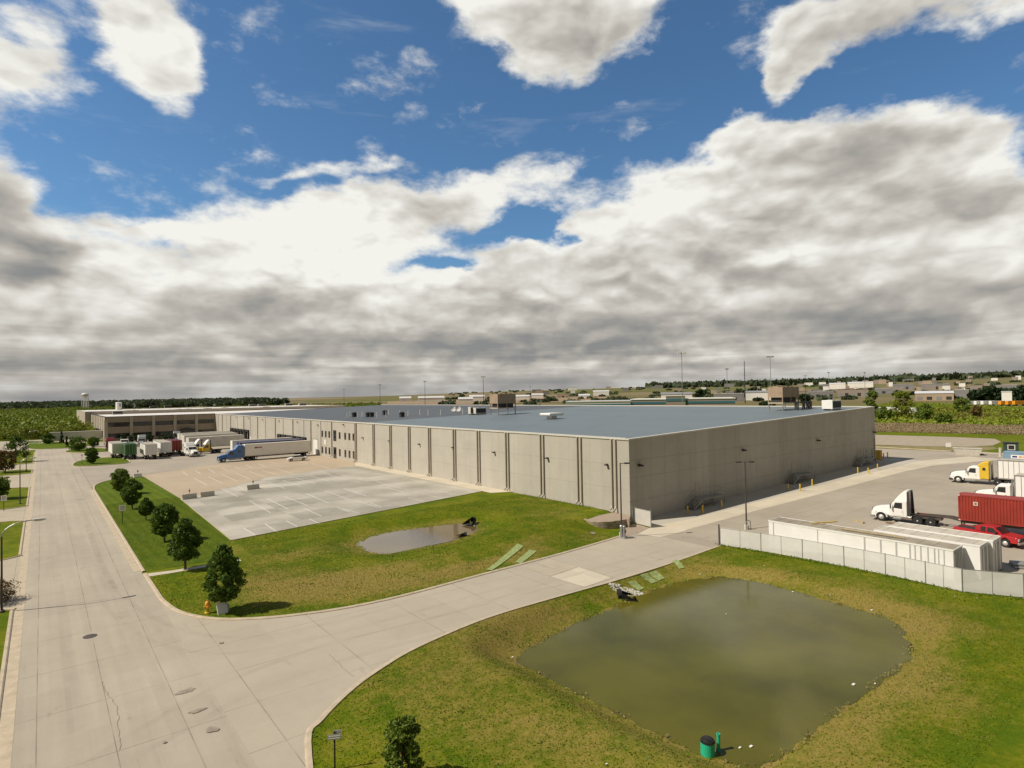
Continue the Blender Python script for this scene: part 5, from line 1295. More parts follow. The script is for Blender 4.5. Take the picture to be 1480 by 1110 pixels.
p = gp(671, 775); culvert(p+Vector((0, 0, -.15)), R(150), 'black culvert mouth at the near side of the small basin', .32)
p = gp(676, 764); stones('riprap', 'pale stones between the two small culverts of the basin', p.x, p.y, 1.3, .6, 160, 20, (.08, .2))
# pale green erosion mats
def matting(pts, label):
    P = [tuple(gp(*q)[:2]) for q in pts]
    bmv = sheet('erosion_mat', P, .06, m_matting, None, grid=.35); tag(bmv, label, 'erosion mat', 'green erosion mats on the banks')
matting(((703,824),(711,825),(757,790),(748,786)), 'long pale green erosion mat on the bank left of the pale slab'); matting(((744,813),(753,815),(776,797),(765,795)), 'short pale green erosion mat next to the long one')
matting(((907,842),(918,839),(931,851),(923,854)), 'pale green erosion mat just above the culvert stones'); matting(((925,832),(935,829),(951,841),(942,844)), 'pale green erosion mat, second from the culvert')
matting(((938,829),(949,825),(961,836),(952,840)), 'pale green erosion mat, third from the culvert'); matting(((971,812),(978,809),(989,821),(982,823)), 'small pale green erosion mat, farthest from the culvert')
# green riser with grate and pipe in the pond
d = img2(1023, 1090, POND_Z); t = thing('pond_riser', 'green drain riser with a black domed grate at the near pond edge', 'drain riser', (d[0], d[1], POND_Z-.4))
MB().lathe([(.42, 0), (.42, 1.25), (.38, 1.25), (.38, 1.1)], n=24).build('barrel', m_teal, t)
g = MB(); rr_ = .42
for i in range(12):
    a = math.pi*i/12; g.tube([(rr_*math.cos(a)*math.cos(b_), rr_*math.sin(a)*math.cos(b_), 1.25+rr_*.62*math.sin(b_)) for b_ in [math.pi*k/8 for k in range(9)]], .022, 4)
for z_, r_ in ((1.27, .42), (1.38, .37), (1.46, .26)): g.tube([(r_*math.cos(a), r_*math.sin(a), z_) for a in [2*math.pi*k/16 for k in range(17)]], .022, 4)
g.build('grate', m_black, t); MB().lathe([(.3, 1.22), (.3, 1.28), (.2, 1.42), (.02, 1.44)], n=14).build('grate_core', m_dark, t)
MB().box(.1, .2, -.44, -.40, .8, 1.05).build('label_plate', m_white, t)
t.scale = (.8,)*3
d = img2(1037, 1086, POND_Z); t = thing('green_pipe', 'slim green standpipe beside the green drain riser', 'pipe', (d[0]+.1, d[1], POND_Z-.3)); MB().lathe([(.085, 0), (.085, 1.05), (.1, 1.05), (.1, 1.12), (.06, 1.12), (.06, .98)], n=14).build('barrel', m_teal, t)
mb = MB()
for px, py, s in ((741,950,.16),(1146,856,.2),(1260,882,.22),(1234,996,.25),(1265,990,.12),(1086,1092,.2),(1070,1096,.15),(1105,818,.1),(1200,860,.1),(877,1105,.1),(1012,830,.16),(1380,862,.08),(1412,865,.08),(1050,905,.1)):
    p = gp(px, py); z = max(p.z, POND_Z)+.02; a = random.uniform(0, 3)
    s *= .6; mb.box(p.x-s, p.x+s*.6, p.y-s*.5, p.y+s*.4, z, z+.03)
    o = mb.build('litter', m_white, None); mb = MB(); tag(o, 'small scrap of white litter lying on the pond or its bank', 'litter', 'white litter scraps about the pond')
# things at the back of the yard
p = gp(1371, 653); t = thing('road_sign', 'small square white sign on the grass beyond the yard', 'sign', p); MB().box(-.04, .04, -.03, .03, 0, 1.4).build('post', m_galv, t); MB().box(-.55, .55, -.06, -.03, 1.2, 2.2).build('panel', m_white, t); t.rotation_euler = (0, 0, R(-60))
p = gp(1399, 657.5); t = thing('dumpster', 'open topped pale concrete-like bin on the far yard kerb', 'bin', p, R(-72)); MB().prism([(-2.2, 0), (2., 0), (2.6, 1.5), (-2.8, 1.5)], -1.1, 1.1, 'y').build('body', m_cblock, t); MB().box(-2.8, 2.6, -1.18, 1.18, 1.5, 1.6).build('rim', m_cblock, t)
stones('rubble', 'dark heap of rubble by the pale bin at the yard edge', gp(1415, 657).x, gp(1415, 657).y, 1.6, 1., 120, 10, (.2, .5)).data.materials[0] = m_chassis
p = gp(1461, 656); t = thing('guard_booth', 'small dark green booth with a white framed window at the yard edge', 'booth', p, R(-72)); MB().box(-1.3, 1.3, -1.1, 1.1, 0, 2.6).build('wall', m_dgreen, t); MB().box(-1.45, 1.45, -1.25, 1.25, 2.6, 2.72).build('roof', m_dark, t)
o = MB().box(-.55, .55, -1.13, -1.1, 1.1, 2.1).build('window', m_glass, t); MB().box(-.68, .68, -1.16, -1.131, .98, 1.1).box(-.68, .68, -1.16, -1.131, 2.1, 2.22).box(-.68, -.55, -1.16, -1.131, 1.1, 2.1).box(.55, .68, -1.16, -1.131, 1.1, 2.1).build('frame', m_white, o)
pipe_things(1446, 660, 'pale pedestal at the kerb left of the dark green booth', 2.0, .28, m_cblock)

# ================================================================== TREES AND FAR SETTING
def leaf_mat(name, col, col2, var=.35, ns=.9):
    m, t, p = newmat(name)
    g = t.n('ShaderNodeNewGeometry'); r = g.outputs['Random Per Island']
    n = t.mr(t.noise(g.outputs['Position'], ns, 3, .6), .3, .7, .1, .9) if ns < .5 else t.noise(g.outputs['Position'], ns, 3, .6)
    c = t.mix(t.m('ADD', t.m('MULTIPLY', r, .6), t.m('MULTIPLY', n, .5)), c4(col), c4(col2))
    t.put(p.inputs['Base Color'], c); p.inputs['Roughness'].default_value = .6; p.inputs['Specular IOR Level'].default_value = .25
    tr = t.n('ShaderNodeBsdfTranslucent'); t.put(tr.inputs['Color'], c)
    mx = t.n('ShaderNodeMixShader'); mx.inputs[0].default_value = .25
    t.nt.links.new(p.outputs[0], mx.inputs[1]); t.nt.links.new(tr.outputs[0], mx.inputs[2])
    t.nt.links.new(mx.outputs[0], t.nt.nodes['Material Output'].inputs[0])
    return m
m_leaf = leaf_mat('maple_leaves', (.042, .092, .012), (.125, .195, .022)); m_leaf2 = leaf_mat('light_leaves', (.08, .14, .015), (.17, .225, .03))
m_leafy = leaf_mat('spring_leaves', (.13, .18, .02), (.26, .28, .035), ns=.05); m_leafr = leaf_mat('rusty_leaves', (.13, .085, .03), (.2, .13, .045)); m_leafd = leaf_mat('dark_needles', (.012, .03, .01), (.03, .055, .016))
m_leafw = leaf_mat('woodland', (.08, .15, .018), (.26, .30, .035), ns=.03); m_drygrass = leaf_mat('dry_stalks', (.30, .23, .13), (.40, .31, .19))
def leaf_mesh(name, C, size, mt, parent=None, rs=None, elong=1.5, up=.0, loc=None):
    rs = rs or np.random.RandomState(len(C)); n = len(C); C = np.asarray(C, float)
    sz = (size if np.ndim(size) else np.full(n, size))*rs.uniform(.6, 1.3, n)
    u = rs.normal(size=(n, 3)); u /= np.linalg.norm(u, axis=1)[:, None]
    w = rs.normal(size=(n, 3)); w[:, 2] *= (1-up); v = np.cross(u, w); v /= np.linalg.norm(v, axis=1)[:, None]+1e-9
    a = u*(sz*elong/2)[:, None]; b = v*(sz/2)[:, None]
    V = np.stack([C-a, C+b*.9-a*.1, C+a, C-b*.9-a*.1], 1).reshape(-1, 3)
    me = bpy.data.meshes.new(name); me.vertices.add(4*n); me.vertices.foreach_set('co', V.ravel())
    me.loops.add(4*n); me.loops.foreach_set('vertex_index', np.arange(4*n, dtype=np.int32))
    me.polygons.add(n); me.polygons.foreach_set('loop_start', np.arange(0, 4*n, 4, dtype=np.int32)); me.polygons.foreach_set('loop_total', np.full(n, 4, dtype=np.int32))
    me.materials.append(mt); me.update(); me.validate()
    o = bpy.data.objects.new(name, me); COL.objects.link(o)
    if parent: o.parent = parent
    if loc: o.location = loc
    return o
def crown_points(rs, n, h0, h1, rad, shape='round', clumps=40, cl=.28, shell=.55):
    """points gathered in clumps around a crown envelope between heights h0 and h1"""
    H = h1-h0
    t = rs.uniform(0, 1, clumps)
    if shape == 'tear': prof = lambda t: np.clip(np.power(np.sin(np.pi*np.power(t, .62)), .75), .05, 1)
    elif shape == 'cone': prof = lambda t: np.clip(1-t, .04, 1)
    elif shape == 'column': prof = lambda t: np.clip(np.power(np.sin(np.pi*np.clip(t*.9+.05, 0, 1)), .4), .1, 1)
    else: prof = lambda t: np.sqrt(np.clip(1-(2*t-1)**2, .02, 1))
    ang = rs.uniform(0, 2*np.pi, clumps); rr = (shell+(1-shell)*rs.uniform(0, 1, clumps))*prof(t)*rad*.86
    K = np.stack([rr*np.cos(ang), rr*np.sin(ang), h0+t*H], 1)
    ks = rs.uniform(.6, 1.25, clumps)*cl*rad
    i = rs.randint(0, clumps, n); d = rs.normal(size=(n, 3)); d /= np.linalg.norm(d, axis=1)[:, None]
    return K[i]+d*(ks[i]*np.power(rs.uniform(0, 1, n), .4))[:, None]*np.array([1, 1, .8])
def tree(name, label, p, h, rad, n=3000, leaf=.2, shape='tear', mt=None, cat='tree', bare=.24, group=None, seed=1, clumps=55, trunk=None, cl=.26, limbs=7):
    rs = np.random.RandomState(int(seed)); t = thing(name, label, cat, p, 0, group)
    r0 = max(.05, h*.022) if trunk is None else trunk
    mb = MB(); lean = Vector((rs.uniform(-.03, .03)*h, rs.uniform(-.03, .03)*h, 0))
    pts = [Vector((0, 0, -.1)), Vector((0, 0, h*bare*.6))+lean*.2, Vector((0, 0, h*bare*1.3))+lean*.5, Vector((0, 0, h*.6))+lean, Vector((0, 0, h*.85))+lean]
    rr = [r0*1.25, r0, r0*.85, r0*.5, r0*.2]
    for a, b, ra, rb in zip(pts, pts[1:], rr, rr[1:]): mb.cyl(a, b, ra, rb, 8, False)
    for k in range(limbs):
        z = h*(bare+.05+.5*k/limbs); a = rs.uniform(0, 6.28); L = rad*rs.uniform(.5, .85)
        q = Vector((0, 0, z))+lean*(z/h); e = q+Vector((math.cos(a)*L, math.sin(a)*L, L*.75)); mb.cyl(q, e, r0*.42, r0*.12, 6, False)
    mb.build('trunk', m_trunk, t)
    C = crown_points(rs, n, h*bare, h, rad, shape, clumps, cl)
    leaf_mesh('crown', C, leaf, mt or m_leaf, t, rs)
    return t
GT = 'young trees in a row along the road verge'
for (px, py, top, rad, sh, lab, mt) in (
   (323, 884, 790, 1.42, 'tear', 'dense egg shaped tree nearest the drive, standing over the white cover', m_leaf), (268, 823, 752, 1.5, 'tear', 'broad dark tree, second from the drive in the verge row', m_leaf),
   (238, 783, 730, 1.4, 'round', 'leaning open tree, third from the drive in the verge row', m_leaf), (211, 752, 721, .95, 'tear', 'smallest tree in the verge row, fourth from the drive', m_leaf),
   (191, 736, 694, 1.4, 'round', 'tree in the verge row just before the light green one', m_leaf), (174.5, 715, 679, 1.6, 'round', 'lighter green tree at the far end of the verge row', m_leaf2)):
    p = gp(px, py); h = hgt(p, top); tree('verge_tree', lab, p, h, rad*1.06, 10500, .15, sh, mt, bare=.2 if rad > 1 else .28, group=GT, seed=px, clumps=130, cl=.24)
p = gp(583, 1109); p = Vector((p.x*.955, p.y*.955, 0)); h = hgt(p, 1042)
tree('young_tree', 'upright young tree cut by the bottom edge in the foreground lawn', p, h, .88, 9000, .1, 'column', m_leaf2, bare=.12, seed=5, clumps=120, cl=.24)
# left side trees
for (px, py, top, rad, sh, lab, mt) in ((23, 668, 632, 3.1, 'tear', 'large dark tree at the left beyond the driveways', m_leaf), (7.5, 683, 652, 2.5, 'round', 'rusty leaved tree in the narrow left island', m_leafr),
    (-6, 722, 690, 2.2, 'round', 'green tree cut by the left edge above the sign', m_leaf2), (112, 651.5, 633, 3.2, 'round', 'round dark ornamental tree on the second grass island', m_leaf),
    (132.5, 670.5, 648, 1.7, 'round', 'small round tree on the near grass island', m_leaf), (70, 641.5, 628, 2.4, 'round', 'low round dark shrub tree on the far island', m_leaf), (83.5, 631, 618.5, 1.8, 'round', 'pale spring tree before the long grey trailer, left one', m_leafy),
    (99, 630, 617.5, 2.3, 'round', 'green tree before the long grey trailer, right one', m_leaf2), (135, 646, 633, 1.9, 'round', 'dark tree next to the maroon tractor', m_leaf)):
    p = gp(px, py); h = hgt(p, top); tree('ornamental_tree', lab, p, h, rad, 2600, .3, sh, mt, bare=.15, seed=abs(int(px))+3, clumps=45, cl=.32)
for (px, py, top, rad, lab) in ((89, 641, 624, 1.15, 'narrow dark conifer on the far island, right of the round shrub'), (68.5, 636, 623.5, 1.0, 'narrow dark conifer behind the round shrub'), (96.5, 646, 631, .8, 'thin dark conifer near the edge of the far island')):
    p = gp(px, py); h = hgt(p, top); tree('conifer', lab, p, h, rad, 1800, .22, 'cone', m_leafd, bare=.03, seed=int(px), clumps=40)
def shrub(px, py, top, rad, lab, mt=None, n=900, leaf=.25, group=None, name='shrub'):
    p = gp(px, py); h = hgt(p, top); return tree(name, lab, p, h, rad, n, leaf, 'round', mt or m_leafd, 'shrub', bare=.02, seed=int(px*7) % 997, clumps=26, cl=.4, limbs=4, group=group)
ordn = ('first', 'second', 'third', 'fourth', 'fifth', 'sixth', 'seventh', 'eighth', 'ninth')
for k, px in enumerate((178, 191, 200, 209, 217, 235, 242.5, 251, 259)): shrub(px, 638.5, 627, 1.5, 'clipped round dark shrub before the office, %s from the left' % ordn[k], group='clipped round shrubs before the office')
p = gp(3, 872); tree('brush', 'brown twiggy brush heap at the left edge by the kerb', p+Vector((-.6, .4, 0)), 1.5, 1.7, 4200, .1, 'round', m_leafr, 'brush', bare=0., seed=9, clumps=40, cl=.45, limbs=3)
p = gp(77, 638); t = thing('monument_sign', 'low pale stone sign wall on the far grass island', 'sign', p, R(4)); MB().box(-3.2, 3.2, -.3, .3, 0, 1.2).build('wall', m_stone, t); MB().box(-1.8, 1.8, -.34, -.301, .35, .95).build('panel', m_cblock, t)
p = gp(60, 640.5); stones('landscape_stones', 'pale landscape stones around the shrubs of the far island', p.x, p.y, 3.5, 2., 60, 0, (.3, .7))
m_leafh = leaf_mat('hazy_woods', (.045, .07, .035), (.10, .125, .06))
# woodland on the left as one mass
def woodland(name, label, pts, hmin, hmax, mt, per=70, leaf=1.5, seed=4, rad=(3, 5.5)):
    rs = np.random.RandomState(seed); C = []
    S = []
    for x, y in pts:
        h = rs.uniform(hmin, hmax); r = rs.uniform(*rad); z = zg(x, y); n = per
        d = rs.normal(size=(n, 3)); d /= np.linalg.norm(d, axis=1)[:, None]; d[:, 2] = np.abs(d[:, 2])*1.-.15
        q = d*np.array([r, r, h*.62])*rs.uniform(.65, 1.05, (n, 1))+np.array([x, y, z+h*.36])
        C.append(q); S.append(np.full(n, leaf*r/4.2))
    o = leaf_mesh(name, np.concatenate(C), np.concatenate(S), mt, None, rs, 1.2); return tag(o, label, 'woodland', kind='stuff')
rs = np.random.RandomState(11)
def scatter(n, az0, az1, d0, d1, pw=.5):
    out = []
    for _ in range(n):
        a = R(rs.uniform(az0, az1)); d = (d0**pw+(d1**pw-d0**pw)*rs.uniform())**(1/pw); out.append((d*math.sin(a), d*math.cos(a)))
    return out
woodland('woodland', 'spring green woodland filling the plain behind the left road', [q for q in scatter(1100, -8, 5, 345, 1500)], 5, 9, m_leafw, 120, 1.2, rad=(3, 6))
woodland('woodland', 'bright yellow green trees massed nearest behind the trailers at left', [q for q in scatter(260, -6, 3.2, 335, 470)], 4, 7.5, m_leafy, 170, .9, seed=6, rad=(2.5, 4.5))
woodland('woodland', 'yellow green trees behind the white roof at left', [q for q in scatter(420, 2.5, 14, 560, 1000)], 5, 8, m_leafw, 60, 1.6, seed=7, rad=(4, 7))
woodland('far_woodland', 'dark green line of far woods beyond the white roofs', [q for q in scatter(520, 12, 26, 640, 1250)], 4, 7, m_leafw, 50, 2., seed=8, rad=(4, 8))
woodland('far_woodland', 'dark distant woods along the horizon at left', [q for q in scatter(520, -4, 16, 1500, 4300)], 4, 7.5, m_leafh, 50, 4., seed=12, rad=(10, 22))
woodland('far_woodland', 'scattered distant tree belts along the town horizon', [q for q in scatter(300, 32, 82, 900, 4400)], 4, 7, m_leafh, 40, 3., seed=13, rad=(6, 14))
woodland('far_woodland', 'dark tree line on the ridge along the right horizon', [q for q in scatter(380, 52, 82, 3300, 4700)], 4, 8, m_leafh, 40, 6., seed=14, rad=(20, 40))
woodland('far_hedge', 'green hedgerow belt behind the middle of the dark roof', [q for q in scatter(130, 22.5, 33, 430, 560)], 3, 5, m_leaf2, 70, 1.1, seed=15, rad=(2, 4))
for px, D, h, r, l in ((161, 1700, 15, 9, 'distant pointed dark tree clump right of the water tower'), (171, 1700, 13, 10, 'distant dark tree clump, second right of the water tower'), (211, 1600, 14, 7, 'distant dark tree above the office roof, left of a pair'), (219, 1600, 16, 8, 'distant dark tree above the office roof, right of a pair'), (60, 1900, 9, 22, 'low distant dark tree clump left of the water tower'),
     (360, 1500, 13, 22, 'distant grey green tree clump over the white roof, left one'), (398, 1500, 13, 20, 'distant grey green tree clump over the white roof, middle one'), (411, 1520, 14, 14, 'distant grey green tree clump over the white roof, right one'),
     (769, 620, 6, 11, 'rounded green thicket right of the brown cooling tower'), (985, 1300, 17, 12, 'dark tree above the teal building, left one'), (1012, 1200, 17, 13, 'dark tree above the teal building, middle one'), (1090, 1350, 19, 16, 'broad dark tree between the two tall light masts'), (1069, 1350, 16, 13, 'dark tree left of the broad one between the masts'), (1108, 560, 6, 7, 'dark bush by the trailer row left of the tan tower'), (1162, 800, 10, 7, 'dark tree right of the tan cooling tower'), (1427, 800, 13, 17, 'broad dark green tree beyond the orange trucks'), (1476, 820, 14, 12, 'dark green tree at the right edge beyond the orange trucks')):
    tree('distant_tree', l, at_dist(px, D), h, r, 700, r*.24, 'round', m_leafd if 'dark' in l and D < 1300 else m_leafh, bare=.05, seed=int(px), clumps=26, cl=.36)
m_scrub = leaf_mat('scrub_leaves', (.14, .22, .015), (.28, .30, .035))
# overgrown field on the right: dry grass band and scrub
def tufts(name, label, poly, n, h, mt, seed, leaf):
    rs = np.random.RandomState(seed); P = [gp(*q) for q in poly]; xs = [p.x for p in P]; ys = [p.y for p in P]
    X = rs.uniform(min(xs), max(xs), n*2); Y = rs.uniform(min(ys), max(ys), n*2); k = poly_sd([(p.x, p.y) for p in P], X, Y) < 0; X, Y = X[k], Y[k]
    Z = zg_np(X, Y); Hh = np.abs(np.sin(X*.21)*np.cos(Y*.17)+.4*np.sin(X*.7+Y*.5))*.5+.5
    C = np.stack([X, Y, Z+rs.uniform(0, 1, len(X))*h*Hh], 1)
    o = leaf_mesh(name, C, leaf, mt, None, rs, 1.6); return tag(o, label, 'ground cover', kind='stuff')
tufts('dry_grass', 'band of tall dry tan grass across the field at right', ((1262,613),(1490,617),(1495,629),(1262,624)), 42000, .9, m_drygrass, 3, .3)
tufts('scrub', 'low green and brown scrub covering the field mound at right', ((1262,585),(1330,582),(1495,590),(1495,616),(1262,612)), 15000, 1.1, m_scrub, 5, .9)
tufts('scrub', 'brown dead scrub patches mixed into the green field', ((1330,590),(1495,595),(1495,606),(1300,606)), 1500, 1.2, m_leafr, 6, .9)
sheet('gravel_strip', [tuple(gp(*q)[:2]) for q in ((1262,643),(1330,645),(1400,646),(1436,644),(1447,639),(1438,634.5),(1380,632),(1262,628.5))], .06, mat('gravel_bank', (.36, .30, .225), .95, .12, .6, dirt=.1))
sheet('dirt_strip', [tuple(gp(*q)[:2]) for q in ((1262,644),(1436,645.5),(1443,649),(1400,654),(1262,648))], .03, mat('dry_turf', (.22, .185, .07), .95, .25, .5))
for (px, py, top, rad, lab, mt, n) in ((1261, 601, 565, 3.9, 'bright green tree just past the far right corner of the warehouse', m_leaf2, 3000), (1303, 604, 568, 6.5, 'wide yellow green spring tree right of the bright green one', m_leafy, 3500), (1391, 597, 576, 5., 'green bush on the field mound, right of the yellow tree', m_leaf2, 1800),
    (1337, 600, 585, 5., 'low green bush in the middle of the field', m_leaf2, 1400), (1278, 608, 590, 5., 'leafy green bush under the yellow tree', m_leaf2, 1600), (1412, 603, 587, 3., 'small bush with dark shade right of the mound bush', m_leafr, 900), (1335, 607, 593, 4.5, 'green bush lower in the field, left of centre', m_leaf2, 1300), (1365, 611, 600, 4., 'green bush at the edge of the dry grass', m_leaf2, 1200)):
    p = gp(px, py); h = hgt(p, top); tree('field_tree' if h > 5 else 'field_bush', lab, p, h, rad, n, .6, 'round', mt, 'tree' if h > 5 else 'bush', bare=.06, seed=px, clumps=40, cl=.34)
# ---- distant buildings, each its own thing
m_bld = [mat('town_wall_a', (.78, .76, .72), .7, .08, .02), mat('town_wall_b', (.30, .25, .21), .8, .1, .02), mat('town_wall_c', (.22, .21, .21), .8, .1, .02), mat('town_wall_d', (.40, .31, .22), .8, .1, .02)]
m_brf = [mat('town_roof_a', (.62, .62, .62), .5, .05, .02), mat('town_roof_b', (.24, .24, .25), .7, .1, .02), mat('town_roof_c', (.16, .12, .11), .8, .1, .02)]
def building(px0, px1, D, h, label, wm, rm, depth=40, pitch=0, group=None, name='distant_building', bays=True, band=None):
    a, b = at_dist(px0, D), at_dist(px1, D); c = (a+b)/2; w = (b-a).length; z = min(zg(a.x, a.y), zg(b.x, b.y))
    t = thing(name, label, 'building', (c.x, c.y, z), math.atan2(b.y-a.y, b.x-a.x), group)
    MB().box(-w/2, w/2, 0, depth, -2, h).build('wall', wm, t)
    if pitch: MB().prism([(-.6, h), (depth+.6, h), (depth/2, h+pitch)], -w/2-.5, w/2+.5, 'x').build('roof', rm, t)
    else: MB().box(-w/2-.3, w/2+.3, -.3, depth+.3, h, h+.5).build('roof', rm, t)
    if bays and wm is not m_bld[0]:
        n = max(1, min(8, int(w/9)))
        for i in range(n): x = -w/2+w*(i+.5)/n; MB().box(x-w/n*.28, x+w/n*.28, -.15, -.01, h*.12, h*.55).build('door', m_dark if i % 2 else m_brf[1], t)
    if band: MB().box(-w/2, w/2, -.2, -.01, h*.80, h*.9).build('stripe', band, t)
    return t
m_tealb = mat('teal_band', (.045, .15, .19), .5, .05, .05)
# the cream and teal building behind the roof
building(818, 911, 330, 11.2, 'cream building with a teal stripe right behind the light roof', m_bld[0], m_brf[0], 30, bays=False, band=m_tealb, name='stripe_building')
building(911, 1062, 345, 11.8, 'brown dock building with teal roof band and rows of small openings', m_bld[1], m_bld[0], 34, band=m_tealb, name='dock_building')
building(962, 990, 343, 13.6, 'raised middle block of the brown and teal dock building', m_bld[1], m_bld[0], 12, bays=False, band=m_tealb, name='gable_block')
names = []
def town(px0, px1, D, h, lab, wi, ri, **k): return building(px0, px1, D, h, lab, m_bld[wi], m_brf[ri], **k)
for a in ((577,594,1500,11,'long low white building left of the far hedge','w'),(604,642,1450,11,'long low white building in the middle distance, second from left','w'),(662,683,1300,8,'low white building before the brown field','w'),(678,700,1400,12,'white building with a dark front in the brown field','w'),
          (742,765,1500,9,'white box building right of the tall pole by the cooling tower','w'),(768,785,1700,10,'small grey white building on the far rise','w'),(805,822,1700,10,'tan low building on the far rise','t'),(857,880,1900,13,'white building on the rise above the teal building','w'),(836,852,1500,8,'low white building before the rise','w'),
          (955,1000,900,13,'pale gabled warehouse behind the teal dock building','p'),(1031,1075,1000,12,'grey flat warehouse with white left end behind the dock building','g'),(1076,1120,1050,13,'light grey warehouse behind the tan cooling tower','p'),
          (1150,1180,1300,12,'brown flat building in the town left of the white roofed one','b'),(1198,1222,2300,18,'white roofed warehouse far in the town','w'),(1225,1262,2400,18,'pair of low white roofs far in the town','w'),(1168,1205,1200,12,'grey blue building behind the trailer row','g'),
          (1210,1255,1250,14,'dark brown terrace of buildings behind the trailer row','b'),(1264,1290,1500,12,'grey shed in the town right of the green tree','g'),(1322,1378,900,9,'long white roofed building with brown front beyond the field','x'),(1380,1400,1000,12,'dark blue building beside the white roofed one','g'),
          (1402,1420,1600,14,'brown apartment block beyond the town trees','b'),(1330,1372,1900,16,'long grey roof behind the white roofed building','g'),(1440,1470,1500,14,'grey houses on the slope at the right','g'),(1290,1320,2000,16,'low grey blocks on the horizon right of centre','g'),(1120,1150,1700,13,'dull brown shed behind the tan cooling tower','b')):
    k = a[5]; wi, ri, kw = {'w': (0, 0, {'pitch': 4}), 't': (3, 0, {}), 'p': (0, 1, {'pitch': 3}), 'g': (2, 0, {}), 'b': (1, 2, {}), 'x': (3, 0, {'pitch': 3})}[k]
    town(*a[:5], wi, ri, **kw)
rs = np.random.RandomState(21)
ORDN = [a+b for a in ('', 'twenty-', 'thirty-') for b in 'first second third fourth fifth sixth seventh eighth ninth'.split()]
ORDN = ORDN[:9]+'tenth eleventh twelfth thirteenth fourteenth fifteenth sixteenth seventeenth eighteenth nineteenth twentieth'.split()+ORDN[9:18]+['thirtieth']+ORDN[18:]
lst = sorted((rs.uniform(1075, 1478) if i < 60 else rs.uniform(760, 1075), rs.uniform(1400, 3400), rs.uniform(5, 15), rs.randint(4), rs.randint(3)) for i in range(80))
cnt = {}
for px, D, w, wi, ri in lst:
    k = cnt[(wi, ri)] = cnt.get((wi, ri), -1)+1
    lab = 'small %s building with %s roof in the crowded distant town, %s such from the left' % (('cream', 'brown', 'grey', 'tan')[wi], ('white', 'grey', 'dark')[ri], ORDN[k])
    town(px, px+w, D, rs.uniform(8, 14)*(D/1900)**.5, lab, wi, ri, depth=rs.uniform(20, 60), bays=False, group='crowded small buildings of the distant town')
# row of parked white trailers beyond the roof, each a thing
def far_trailer(px, D, lab, mt, L=14, ang=0., group=None):
    p = at_dist(px, D); t = thing('parked_trailer', lab, 'trailer', p, ang, group)
    MB().box(-L/2, L/2, -1.3, 1.3, 1.2, 4.1).build('body', mt, t); MB().box(-L/2+.3, -L/2+2.8, -1.1, 1.1, .0, 1.15).build('bogie', m_black, t); MB().box(L/2-3., L/2-2.7, -1., 1., 0, 1.2).build('landing_gear', m_dark, t)
    return t
GR = 'white trailers parked in a row beyond the roof'
for i in range(34):
    px = 1060+i*7.2 if i < 12 else 1165+(i-12)*7.
    if 1148 < px < 1160: continue
    far_trailer(px, 420+random.uniform(-6, 6)+(i > 12)*20, ('%s trailer in the long row seen over the roof edge, %s from the left' % ('white' if i % 4 else 'pale blue', ORDN[i])), m_white if i % 4 else m_cblue, 13, R(-45-90*(px > 1215)), GR)
for i, px in enumerate((1408, 1418, 1428, 1440)): far_trailer(px, 640, 'white trailer in the far row beyond the field, %s from the left' % ordn[i], m_white, 13, R(-30), 'white trailers beyond the field')
for i, px in enumerate((1453, 1463, 1473)): far_trailer(px, 635, 'orange truck body in the row beyond the field, %s from the left' % ordn[i], m_orange, 12, R(-30), 'orange truck bodies beyond the field')
town(1447, 1462, 700, 11, 'white shed behind the orange trucks at the right', 0, 0)
# high mast lights and towers
def mast(px, top, lab, hm=32., kind='ring', name='high_mast_light', base_y=None, mt=None, r=.22):
    hy = 571-(px-740)*.01745; D = (hm-16)*FOC/(hy-top)*math.sqrt(1+((px-740)/FOC)**2)
    p = at_dist(px, D); p.z = 0 if D < 800 else p.z; h = hgt(p, top); t = thing(name, lab, 'light mast', p)
    MB().cyl((0, 0, 0), (0, 0, h), r*1.3, r*.7, 8).build('pole', mt or m_galv, t)
    if kind == 'ring':
        a = Vector((math.cos(YAW), -math.sin(YAW), 0)); MB().tube([Vector((0, 0, h))-a*1.6, Vector((0, 0, h))+a*1.6], .12, 6).build('crossbar', mt or m_galv, t)
        for s in (-1.5, -.75, .75, 1.5): q = a*s; MB().box(q.x-.35, q.x+.35, q.y-.35, q.y+.35, h-.3, h+.15).build('lamp_head', m_white2 if px in (986, 1113) else m_dark, t)
    elif kind == 'single': MB().box(-1.5, 1.5, -.5, .5, h-.4, h+.1).build('lamp_head', m_dark, t)
    else:
        for z in np.arange(3, h, 3): MB().box(-.8, .8, -.8, .8, z, z+.2).build('lattice_ring', m_dark, t) if z < 60 else None
    return t
mast(986, 510, 'tallest light mast with a white lamp bar, left of centre right', 34, r=.17); mast(1114, 515.5, 'tall light mast with a white lamp bar standing by the tan cooling tower', 34, r=.17)
mast(698.5, 544.5, 'light mast with three lamps behind the brown cooling tower', 32, mt=m_pole); mast(614, 551, 'light mast with a dark single head, left of the three lamp mast', 32, 'single', mt=m_pole); mast(549, 556, 'light mast over the dark roof, third from the left', 30, 'single', mt=m_pole)
mast(497, 562.5, 'short light mast at the end of the white roof', 30, 'single', mt=m_pole); mast(766, 558.5, 'faint light mast right of the brown cooling tower', 30, 'single', mt=m_pole); mast(1051, 533, 'slim light mast between the two tall masts', 32, 'single'); mast(1076.5, 522, 'dark lattice radio tower left of the right tall mast', 55, 'lattice', 'radio_tower', mt=m_dark, r=.5)
